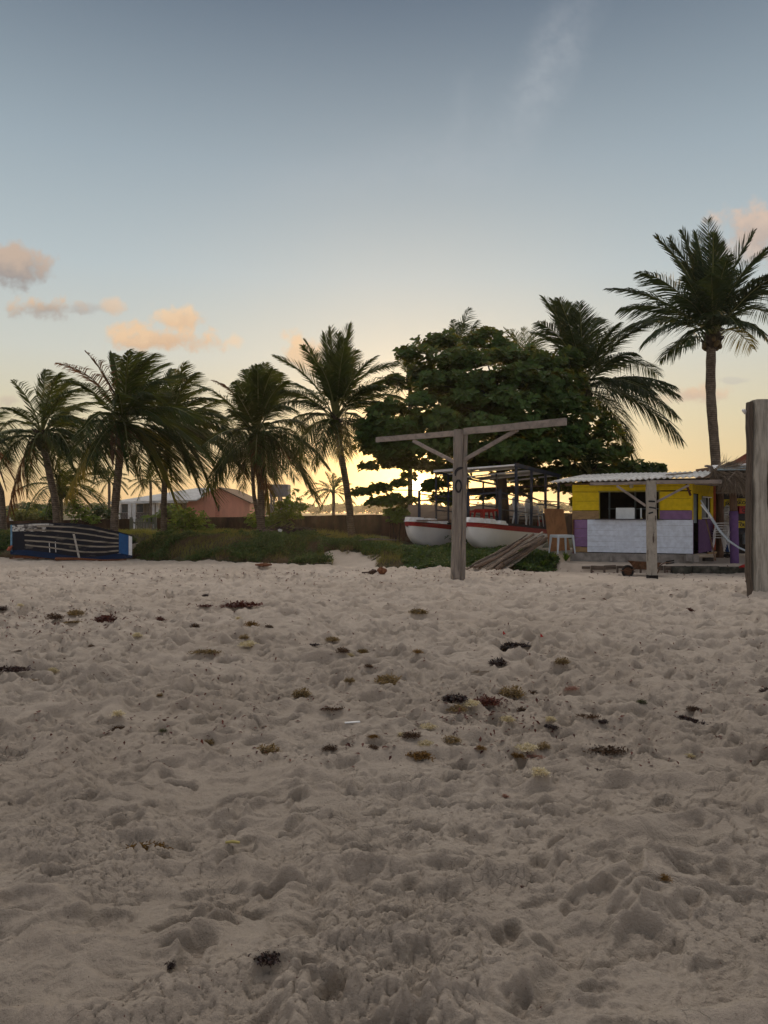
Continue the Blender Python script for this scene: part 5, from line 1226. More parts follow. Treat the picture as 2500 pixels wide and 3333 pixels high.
palm('coconut_palm', (2318,1090), 27, [(2313,1160),(2313,1290),(2322,1400),(2331,1510),(2336,1680)], [(2134,768,.22),(2180,775,.15),(2220,750,.06),(2265,754,.05),(2304,712,.02),(2322,760),(2345,795,.02),(2372,830,.08),(2390,880,.1),(2456,750,.02),(2522,808,.08),(2540,880,.15),(2545,960,.22),(2491,1098,.3),(2451,1136,.22,'y'),(2082,885,.22),(1980,939,.22),(2021,1003,.22),(2032,1072,.28),(2098,1111,.24),(2148,1174,.24),(2228,1128,.2),(2520,1040,.3),(2400,1060,.3),(2270,850),(2230,900,.1),(2420,960,.2),(2200,960,.15)], 4.1,
     'tall single coconut palm rising behind the kiosk roof, highest crown in view', wind=(-.05,0,0), seed=8, r0=.185, r1=.165, nl=58, ll=.72, wl=.038, droop=.45, mat=M_FROND_D, extra=6, flare=1.0, elmin=-.05)
palm('coconut_palm', (1900,1265), 31, [(1905,1380),(1910,1500),(1915,1720)], [(1768,966,.1),(1800,975,.05),(1818,971,.03),(1840,985),(1886,985,.04),(1944,1034,.08),(2014,1052,.1),(2085,1066,.15),(2064,1147,.25),(2143,1220,.32),(2207,1283,.28),(2202,1355,.25),(2222,1437,.28),(2048,1430,.3),(1748,1048,.15),(2066,1505,.35),(1780,1180,.3),(2010,1180,.2),(1860,1080)], 4.6,
     'large coconut palm with wide arching fronds behind the right side of the leafy tree', wind=(.05,0,0), seed=9, r0=.16, r1=.14, nl=74, wl=.028, ll=.78, mat=M_FROND_D)
palm('coconut_palm', (1925,1540), 27.5, [(1928,1600),(1930,1740)], [(1944,1438,.02),(1880,1470,.1),(1900,1450),(1985,1460,.1),(2020,1500,.2),(1990,1550,.3),(1860,1530,.3),(1960,1600,.3),(1880,1600,.3),(1830,1500,.2)], 2.0,
     'young palm with broad upright fronds just behind the kiosk roof', seed=10, r0=.08, r1=.08, extra=5, coco=False, mat=M_FROND_D)
palm('coconut_palm', (1490,1180), 35, [(1490,1300),(1490,1500),(1490,1700)], [(1527,1000,.03,None,.8),(1472,1040),(1553,1042,.1),(1505,1050),(1430,1085,.15),(1395,1090,.2),(1380,1110,.2),(1560,1120,.2)], 3.6,
     'palm hidden behind the top of the leafy tree, a narrow tuft of tips showing', seed=11, extra=2, coco=False, mat=M_FROND_D, nl=40)
palm('coconut_palm', (1725,1250), 36, [(1725,1400),(1725,1700)], [(1640,1068,.2),(1665,1072,.2),(1700,1066,.15),(1730,1085,.15),(1760,1100,.2),(1620,1090,.25)], 3.4,
     'palm hidden behind the leafy tree, pale frond tips showing left of the wide one', seed=12, extra=2, coco=False, nl=40)
palm('coconut_palm', (1335,1230), 36, [(1335,1400),(1335,1700)], [(1300,1135,.2),(1330,1130,.15),(1350,1150,.1),(1280,1180,.3),(1290,1300,.3),(1250,1330,.3)], 2.9,
     'palm behind the left shoulder of the leafy tree, a few pale fronds showing', seed=13, extra=2, coco=False, nl=40)
palm('coconut_palm', (-60,1450), 31, [(-30,1520),(5,1600),(14,1700)], [(20,1430,.3),(40,1500,.35),(45,1560,.35,'b'),(20,1590,.35,'b'),(-60,1300),(-140,1400,.3),(-120,1520,.35),(30,1460,.3)], 2.8,
     'palm cut off by the left edge, only hanging fronds and a trunk showing', seed=14, wind=W1, extra=4)
palm('coconut_palm', (195,1590), 34.5, [(196,1640),(198,1740)], [(45,1600,.3),(80,1682,.4),(110,1640,.35),(130,1560,.2),(260,1550,.2),(300,1570,.25),(338,1650,.35),(300,1650,.35),(200,1530),(235,1520),(160,1680,.4),(260,1680,.4)], 3.0,
     'low spreading palm behind the leftmost one, fronds nearly touching the wall', seed=15, wind=W1, extra=6, coco=False, r0=.12, r1=.12)
for (hx, hy, Y, by, lab, sd_) in [(355,1565,62,1680,'small distant palm showing between the two left palms',21),(490,1568,64,1680,'small distant palm above the porch roof of the pink house',22),(1085,1600,52,1680,'small golden-lit palm standing alone beyond the wall under the tallest left palm',23),(2105,1690,80,1690,'tiny distant palm top left of the kiosk wall',24)]:
    s = 62/Y; rr = random.Random(sd_); ln = 72*s if sd_ != 23 else 80
    tips = [(hx+ln*math.cos(a)*rr.uniform(.8,1.1), hy-ln*math.sin(a)*rr.uniform(.75,1.1)+10) for a in np.linspace(-.9, math.pi+.9, 15)]
    palm('distant_palm', (hx,hy), Y, [(hx+1,hy+20),(hx,by)], tips, ln/F*Y*1.15, lab, 'small distant palms', seed=sd_, extra=3, coco=False, boots=False, nl=26, wl=.06, r0=.13, r1=.11)
# ------------------------------------------------------------------ broad-leaved beach almond tree
M_ALM = m_leaf('almond_leaf', (.012,.034,.010), (.055,.115,.026), .30, .55, spec=.16, scale=.45, tcol=(.26,.21,.02))
M_BARK = m_simple('tree_bark', (.065,.048,.036), .95, .45, 8., .8, sc=(1,1,.3))
def crown_mesh(blobs, Y0, nper, size, seed, leaf=7):
    """leaf rosettes through flattened layered clumps; blobs = (px,py,rx,rz,dY)"""
    r_ = np.random.default_rng(seed); C_ = []; Ns = []; big = len(blobs) > 40
    for (px, py, rx, rz, dY) in blobs:
        Y = Y0+dY; c = np.array(P(px, py, Y)); a = rx/F*Y; b = rz/F*Y; dep = min(a*.9, 1.5)
        n = int(nper*(a*dep+.6*b*(a+dep))*1.0)+6
        u = r_.normal(size=(n,3)); u /= np.linalg.norm(u, axis=1)[:,None]; k = r_.random(n)**.35
        wob = 1+(.55 if big else .30)*(fbm(u[:,0]*2.3+px, u[:,2]*2.3+u[:,1]*2+py, seed, 3)-.5)*2
        p = u*k[:,None]*wob[:,None]*np.array([a, dep, b]); p[:,2] += b*.22*np.sin(p[:,0]/max(a,.1)*3+px)
        q3 = c+p; nn = u*np.array([.5,.8,.3])+np.array([0,-.2,.75])
        if big and size < 1:
            kk = (vnoise(q3[:,0]*1.25, q3[:,2]*1.9+q3[:,1]*.15, 91) > .20) & (vnoise(q3[:,0]*3.4, q3[:,2]*4.+q3[:,1]*.3, 92) > .17); q3, nn = q3[kk], nn[kk]
        C_.append(q3); Ns.append(nn)
    C_ = np.concatenate(C_); Ns = np.concatenate(Ns); Ns /= np.linalg.norm(Ns, axis=1)[:,None]; n = len(C_)
    idx = np.repeat(np.arange(n), leaf); m = len(idx); A = r_.normal(size=(n,3)); U = np.cross(Ns, A); U /= np.linalg.norm(U, axis=1)[:,None]; Vv = np.cross(Ns, U)
    ang = np.tile(np.arange(leaf)*2*math.pi/leaf, n)+r_.uniform(-.35,.35,m); el = r_.uniform(.05,.75,m)
    d = (U[idx]*np.cos(ang)[:,None]+Vv[idx]*np.sin(ang)[:,None])*np.cos(el)[:,None]+Ns[idx]*np.sin(el)[:,None]
    N = Ns[idx]*np.cos(el)[:,None]-(U[idx]*np.cos(ang)[:,None]+Vv[idx]*np.sin(ang)[:,None])*np.sin(el)[:,None]; S = np.cross(d, N)
    sz = size*r_.uniform(.6,1.2,m)[:,None]; p = C_[idx]+d*sz*.12
    mid = p+d*sz*.62+N*sz*.03; tip = p+d*sz+N*sz*(-.10); w = sz*.38
    v = np.stack([p, p+d*sz*.3+S*w*.55+N*sz*.05, mid+S*w+N*sz*.08, tip, mid-S*w+N*sz*.08, p+d*sz*.3-S*w*.55+N*sz*.05], 1).reshape(-1,3); b = np.arange(m)*6
    return v, np.concatenate([np.stack([b,b+1,b+2,b+3],1), np.stack([b,b+3,b+4,b+5],1)])
def almond():
    Y0 = 28.4
    base = P(1643,1720,Y0); base.z = soilz(base.x, Y0)
    root = thing('almond_tree', base, 'large dark broad-leaved tree with layered spreading branches behind the beached boat', 'tree')
    bl = [(1440,1115,75,28,.3),(1350,1160,60,26,-.4),(1560,1105,65,28,.5),(1640,1125,60,28,.2),(1500,1165,120,30,-.6),(1620,1170,90,30,-.8),(1375,1200,45,20,.8),
          (1820,1160,75,30,.1),(1760,1185,80,34,-.7),(1855,1195,40,34,.6),(1700,1200,80,30,.9),(1430,1215,60,24,1.0),
          (1395,1240,70,26,-1.2),(1520,1235,100,34,-1.3),(1650,1235,110,36,-1.4),(1790,1240,110,38,-1.2),(1880,1260,45,40,-.3),(1300,1240,40,16,.2),(1345,1265,50,20,.9),
          (1390,1310,80,28,-1.6),(1510,1300,90,28,-1.8),(1670,1300,110,34,-2.0),(1810,1310,110,38,-1.6),(1900,1330,52,42,-.6),(1600,1290,90,40,1.),
          (1250,1352,70,22,-1.0),(1185,1385,42,20,-.6),(1300,1385,95,30,-1.8),(1430,1385,100,32,-2.3),(1570,1375,100,30,-2.5),(1720,1385,115,34,-2.3),(1860,1395,95,40,-1.6),(1970,1420,55,38,-.5),
          (1220,1425,60,20,-.9),(1280,1470,80,24,-1.4),(1390,1465,85,26,-2.3),(1500,1460,90,26,-2.6),(1640,1455,100,30,-2.8),(1780,1465,100,36,-2.3),(1910,1480,90,40,-1.3),(2005,1470,45,30,-.3),
          (1235,1440,70,16,.6),(1330,1512,60,14,-1.5),(1260,1510,50,13,-.8),(1430,1525,70,20,-2.),(1560,1520,60,16,-2.),(1700,1530,80,22,-1.9),(1830,1540,80,28,-1.4),(1950,1545,80,30,-.6),(2030,1530,50,22,.3),
          (1205,1520,32,10,-.3),(1330,1553,26,8,-1.6),(1415,1580,45,16,-2.),(1480,1560,40,12,.4),
          (1215,1395,60,26,-.8),(1270,1425,70,28,-.9),(1345,1440,70,26,-1.2),(1215,1465,50,16,-.7),(1300,1495,60,14,-1.2),(1450,1270,80,34,.9),(1350,1360,70,30,.5),(1185,1605,36,11,-.6),(1240,1592,45,12,-1.),(1300,1576,34,7,-1.4),(1215,1640,26,9,-.8),(1270,1632,50,15,-1.2),(1325,1632,30,9,-1.5),(1300,1668,34,16,-1.3),(1400,1592,24,7,-1.),(1440,1625,40,16,-1.8),(1480,1635,26,12,-.6),
          (1610,1560,50,12,.8),(1590,1615,34,14,.6),(1680,1600,30,12,.9),(1760,1590,60,16,.6),(1850,1590,50,22,.4),(1880,1640,20,22,1.),(1720,1560,70,16,.9),
          (1560,1400,120,60,.8),(1750,1400,140,60,.8),(1650,1480,130,40,.8),(1450,1440,100,40,.7),(1850,1480,80,40,.9),(1600,1330,130,50,1.2),(1780,1300,110,50,1.2),(1480,1330,90,40,1.2)]
    rj = random.Random(12); bl = [(a+rj.uniform(-14,14)*(b < 1500), b+rj.uniform(-14,14)*(b < 1500), c*rj.uniform(.8,1.1), d*(rj.uniform(.9,1.35) if b < 1480 else .8), max(e, -.3) if b > 1480 else e) for a, b, c, d, e in bl]
    v, q = crown_mesh(bl, Y0, 100, .235, 9, 6); npmesh('crown', v, q, M_ALM, root)
    # trunk and limbs
    MB().tube([base+Vector((0,0,-.2)), P(1640,1640,Y0), P(1632,1560,Y0), P(1625,1480,Y0)], [.24,.2,.19,.16], 10, jit=.06).build('trunk', M_BARK, root, smooth=True)
    R_ = random.Random(2); f = P(1630,1540,Y0)
    for i in range(0, len(bl), 2):
        px, py, rx, rz, dY = bl[i]; e = P(px, py+rz*.3, Y0+dY); st = f.lerp(P(1625,1300,Y0), min(1, max(0, (1560-py)/330))) if py < 1540 else P(1634,1590,Y0)
        mid = st.lerp(e, .5)+Vector((0, R_.uniform(-.2,.2), (-.25 if py > 1300 else .0)+.12)); L_ = (e-st).length
        MB().tube([st, st.lerp(mid, .5)+Vector((0,0,.04)), mid, mid.lerp(e,.5)+Vector((0,0,.05)), e], [.03+.012*L_,.028+.009*L_,.03,.02,.01], 6, jit=.08).build('branch', M_BARK, root, smooth=True)
    MB().tube([P(1625,1480,Y0), P(1615,1350,Y0+.1), P(1620,1230,Y0)], [.15,.1,.05], 8, jit=.05).build('branch', M_BARK, root, smooth=True)
almond()
# sea-grape hedge right of the tree
def bush(name, blobs, Y, label, mat, cat='bush', size=.12, nper=150, seed=1, group=None, leaf=6, stem=True):
    px = sum(b[0] for b in blobs)/len(blobs); g0 = P(px, 1700, Y); z = float(basez(g0.x, Y)) if Y < 60 else .1
    root = thing(name, (g0.x, Y, z), label, cat, group)
    v, q = crown_mesh(blobs, Y, nper, size, seed, leaf); npmesh('foliage', v, q, mat, root)
    if stem:
        b = MB(); R_ = random.Random(seed)
        for k in range(6):
            t = R_.choice(blobs); b.tube([(g0.x+R_.uniform(-.2,.2), Y, z-.1), Vector((g0.x, Y, z)).lerp(P(t[0], t[1], Y+t[4]), .5)+Vector((R_.uniform(-.1,.1),0,.05)), P(t[0], t[1], Y+t[4])], [.03,.02,.008], 5)
        b.build('stems', M_BARK, root)
    return root
M_B1 = m_leaf('bush_leaf_bright', (.045,.085,.018), (.11,.165,.035), .4, .5, scale=.9)
M_B2 = m_leaf('bush_leaf_dark', (.022,.045,.015), (.055,.09,.028), .3, .5, scale=.9)
bush('sea_grape_bush', [(2040,1525,60,30,0),(2090,1520,40,22,.2),(2130,1530,30,16,0),(2155,1525,15,10,.1),(2000,1560,60,40,.3),(2080,1560,70,30,.3),(2140,1560,40,20,.3)], 29, 'dark rounded bush rising just above the left part of the kiosk roof', M_B2, size=.17, nper=120, seed=31)
bush('garden_bush', [(600,1700,40,36,0),(560,1715,35,26,-.2),(640,1690,35,30,.2),(665,1720,40,30,0),(615,1670,22,18,.1),(540,1730,25,16,0)], 32.5, 'dark green bush against the wall left of the middle palm', M_B1, size=.11, seed=32)
bush('garden_bush', [(800,1690,0,0,0)][:0]+[(900,1690,55,30,0),(950,1670,45,26,.2),(930,1640,26,14,.3),(880,1720,50,26,-.3),(830,1690,30,30,.3),(985,1650,20,12,.4),(905,1645,15,12,.2),(930,1725,40,18,-.3)], 32, 'bright green loose bush right of the middle palm, under the water tank', M_B1, size=.12, seed=33)
bush('garden_bush', [(960,1600,20,10,.2),(980,1622,16,9,0),(945,1620,12,8,0),(1000,1605,10,7,0),(965,1640,18,10,0)], 33.5, 'thin see-through sapling with few leaves right of the water tank', M_B1, size=.09, nper=90, seed=34, cat='sapling')
bush('garden_bush', [(560,1668,40,22,0),(535,1680,40,18,0),(590,1680,25,16,0),(500,1690,40,12,0)], 44, 'round green shrub in front of the pink house porch', M_B1, size=.15, seed=35)
bush('garden_bush', [(245,1640,22,20,0),(232,1665,20,26,0),(258,1680,28,24,0),(275,1660,16,16,0),(300,1690,30,14,0)], 35, 'light green leafy sapling behind the blue boat', M_B1, size=.11, nper=110, seed=36)
bush('garden_bush', [(330,1665,34,20,0),(300,1680,30,16,0),(365,1675,22,18,0)], 40, 'dark bush beyond the wall left of the windswept palm', M_B2, size=.15, seed=37)
bush('garden_bush', [(40,1672,60,12,0),(110,1660,40,20,0),(160,1675,30,14,0)], 42, 'low hedge beyond the wall at the far left', M_B2, size=.15, seed=38)
bush('garden_bush', [(1290,1690,30,22,-.2),(1262,1668,16,12,0),(1310,1668,20,14,0)], 27.5, 'leafy shoot below the drooping left branch of the big tree', M_B1, size=.13, seed=39)
bush('garden_bush', [(1500,1750,40,12,0),(1560,1755,40,10,0)], 24.6, 'dark weeds growing under the beached boat', M_B2, size=.10, seed=40, cat='weeds')
for (x0, x1, nm, lab, sd_) in [(0,0,'','',0)][:0]: pass
# yellow-green scrub and saplings before the wall
R2 = random.Random(8)
labs = [(60,1690,'low yellow-green shrub behind the wall at the left edge'),(110,1690,'second yellow-green shrub from the left, behind the wall'),(165,1685,'small fan-leaved shrub behind the wall, left of the light green sapling')]
for i, (px, py, lab) in enumerate(labs): bush('scrub_shrub', [(px,py-12,34,22,0),(px+18,py,28,16,0)], 39.5, lab, M_GRASS if i < 2 else M_B1, size=.14, seed=50+i, cat='shrub')
def strap_plant(px, py, Y, n, ln, label, seed, mat=None):
    r_ = np.random.default_rng(seed); p = P(px, py, Y); z = float(basez(p.x, Y)); b = MB()
    root = Vector((p.x, Y, z))
    for k in range(n):
        a = r_.uniform(0, 6.28); t = r_.uniform(.3, 1.); L = ln*r_.uniform(.6,1.1); d = Vector((math.cos(a)*t, math.sin(a)*t, 1)).normalized(); s = d.cross(Vector((0,0,1))).normalized()*.018
        q0 = root; q1 = root+d*L*.55; q2 = root+d*L+Vector((0,0,-L*.35*t)); b.add([q0-s, q0+s, q1+s, q1-s, q2], [(0,1,2,3), (3,2,4)])
    tag(b.build('lily_plant', mat or M_B1), label, 'plant', 'strap-leaved plants on the bank')
strap_plant(1842,1815,21.2,26,.35,'strap-leaved plant at the left foot of the kiosk',1); strap_plant(1805,1830,21.0,30,.3,'second strap-leaved plant, left of the kiosk foot by the vines',2); strap_plant(1770,1835,20.9,24,.28,'third strap-leaved plant, nearest the timber stack',3)
# far tree line
def treeline():
    r_ = random.Random(5); bl = []
    for px in range(-500, 3200, 26):
        if r_.random() < .92: bl.append((px+r_.uniform(-10,10), 1660-r_.uniform(0,9), 26, 9+r_.uniform(0,9), r_.uniform(-20,20)))
    v, q = crown_mesh(bl, 330, 3.2, 1.5, 77, 5); tag(npmesh('far_woods', v, q, M_B2, origin=(0,330,0)), kind='stuff')
treeline()
# ------------------------------------------------------------------ debris heap on the bank
def debris():
    r_ = random.Random(9); Y = 27.0; b = MB(); c = P(905,1745,Y); 
    zz = float(basez(c.x, Y))
    for k in range(260):
        u = r_.gauss(0,.5); x = c.x+u*1.35; y = Y+r_.gauss(0,.35); z = zz+.02+r_.random()*.42*math.exp(-u*u*1.2); a = r_.uniform(-.5,.5)+(r_.random() < .3)*r_.uniform(-1,1); L = r_.uniform(.12,.55); el = r_.uniform(-.3,.5)
        d = Vector((math.cos(a)*math.cos(el), math.sin(a)*math.cos(el), math.sin(el)))*L; w = r_.uniform(.012,.05); b.beam((x,y,z), Vector((x,y,z))+d, w, w*.6)
    b.blob(P(985,1728,Y-.1), (.45,.3,.13), 10, 6, .3); b.blob(P(860,1738,Y), (.6,.4,.13), 10, 6, .3)
    tag(b.build('debris_heap', m_simple('dark_debris', (.06,.043,.034), .95, .6, 9., .7, dirt=(.17,.13,.10))), 'dark heap of dead branches and coconut rubbish on the grassy bank', 'debris heap', kind='stuff')
    b = MB(); b.blob(P(911,1727,Y-.35), (.08,.07,.065), 10, 7, .25); tag(b.build('plastic_bag', M_WHITE, smooth=True), 'white plastic bag on top of the dark debris heap', 'bag')
    b = MB(); b.blob(P(908,1760,25.6), (.09,.05,.03), 9, 5, .3); b.blob(P(915,1754,25.6), (.06,.05,.03), 9, 5, .3); tag(b.build('plastic_bag', M_WHITE), 'flattened white bag on the bank just below the debris heap', 'bag')
    def sticks(px0, py0, px1, py1, Y, n, sp, lab, seed, w=.012):
        q = random.Random(seed); b = MB()
        for k in range(n):
            o = q.uniform(-1,1)*sp; a = P(px0+q.uniform(-8,8), py0+o, Y+q.uniform(-.3,.3)); e = P(px1+q.uniform(-10,10), py1+o*.5, Y+q.uniform(-.3,.3)); m_ = a.lerp(e,.5)+Vector((0,0,q.uniform(0,.08))); b.tube([a, m_, e], [w,w*.9,w*.4], 5)
        tag(b.build('dry_branches', M_DRIFT), lab, 'branches')
    sticks(765,1756,700,1785,25.6,16,12,'bundle of pale dry fronds lying on the edge of the left bank',1)
    sticks(1160,1757,1290,1757,24.3,3,2,'single pale pole lying on the bank left of the boat',2,.02)
    sticks(840,1727,905,1735,26.6,14,6,'pale sticks poking from the left end of the debris heap',3)
    b = MB(); b.tube([P(1345,1858,21.5)]+[P(1352+14*t, 1843+4*math.sin(t*5)+8*t*t, 21.45) for t in np.linspace(0,1,6)]+[P(1375,1856,21.4)], .011, 6); tag(b.build('rope', M_WHITE, smooth=True), 'short loop of pale rope at the edge of the vines, left of the T-shaped post', 'rope')
debris()
# ------------------------------------------------------------------ things washed up on the sand
SW = {
 'tan': m_leaf('seaweed_tan', (.065,.045,.022), (.25,.18,.095), .15, .8, scale=14.),
 'cream': m_leaf('seaweed_cream', (.33,.28,.20), (.58,.52,.40), .15, .85, scale=14.),
 'brown': m_leaf('seaweed_brown', (.032,.018,.010), (.11,.062,.03), .12, .75, scale=14., tcol=(.2,.1,.04)),
 'dark': m_leaf('seaweed_dark', (.014,.008,.008), (.045,.02,.014), .08, .5, scale=14., tcol=(.08,.02,.01)),
 'red': m_leaf('seaweed_red', (.05,.012,.008), (.12,.035,.02), .12, .6, scale=14., tcol=(.2,.04,.02)),
 'gold': m_leaf('seaweed_gold', (.07,.04,.012), (.22,.125,.035), .15, .8, scale=14.),
 'green': m_leaf('seaweed_green', (.03,.035,.015), (.07,.07,.03), .12, .7, scale=14.),
 'pink': m_leaf('seaweed_pink', (.20,.10,.08), (.38,.22,.18), .12, .8, scale=14.)}
TPL = {}
def tuft(col, kind):
    """unit-size tuft: curled branching strips filling a flattened mound"""
    key = (col, kind)
    if key in TPL: return TPL[key]
    sd = (hash_ := sum(map(ord, col))*7+kind*13); r_ = np.random.default_rng(sd)
    n = 620 if kind != 2 else 420
    nc = 14; cc = np.clip(r_.normal(size=(nc,2)), -1.0, 1.0)*.36*([1,1.4,1.7,1][kind])
    cc[:,1] *= [.75,.5,.24,.9][kind]
    if kind: cc[:,0] = np.linspace(-.62,.62,nc)*[1,.85,1,1][kind]
    k = r_.integers(0, nc, n); p = np.zeros((n,3)); p[:,:2] = cc[k]+r_.normal(size=(n,2))*.16*np.array([1,.8]); rr = np.exp(-(p[:,0]**2+p[:,1]**2*1.5)*1.1)
    p[:,2] = r_.random(n)*([.42,.30,.14,.5][kind])*rr*(1+.5*np.sin(k*2.1))
    d = r_.normal(size=(n,3)); d[:,2] = np.abs(d[:,2])*.9; d /= np.linalg.norm(d, axis=1)[:,None]; s = np.cross(d, r_.normal(size=(n,3))); s /= np.linalg.norm(s, axis=1)[:,None]
    L = r_.uniform(.06,.17,n)[:,None]; w = r_.uniform(.016,.042,n)[:,None]*(1.5 if col in ('dark','red') else 1)
    c = r_.normal(size=(n,3))*.05; m_ = p+d*L*.5+c*.6; e = p+d*L+c*1.2+np.array([0,0,-.02])
    v = np.stack([p-s*w*.6, p+s*w*.6, m_+s*w, m_-s*w, e+s*w*.7, e-s*w*.7], 1).reshape(-1,3); b = np.arange(n)*6
    q = np.concatenate([np.stack([b,b+1,b+2,b+3],1), np.stack([b+3,b+2,b+4,b+5],1)])
    o = npmesh('seaweed_clump', v, q, SW[col], origin=(0,0,0)); TPL[key] = o.data; COL.objects.unlink(o); bpy.data.objects.remove(o)
    return TPL[key]
R6 = random.Random(3)
def weed(px, py, wpx, col, kind, label, rot=None):
    p = onsand(px, py); s = wpx/F*p.y/1.35
    o = bpy.data.objects.new('seaweed_clump', tuft(col, kind)); COL.objects.link(o); o.location = (p.x, p.y, p.z-.006); o.scale = (s, s*1.25, s*.85 if kind != 2 else s*.7)
    o.rotation_euler.z = R6.uniform(-.4,.4) if rot is None else rot
    tag(o, label, 'seaweed', 'seaweed clumps washed up on the sand')
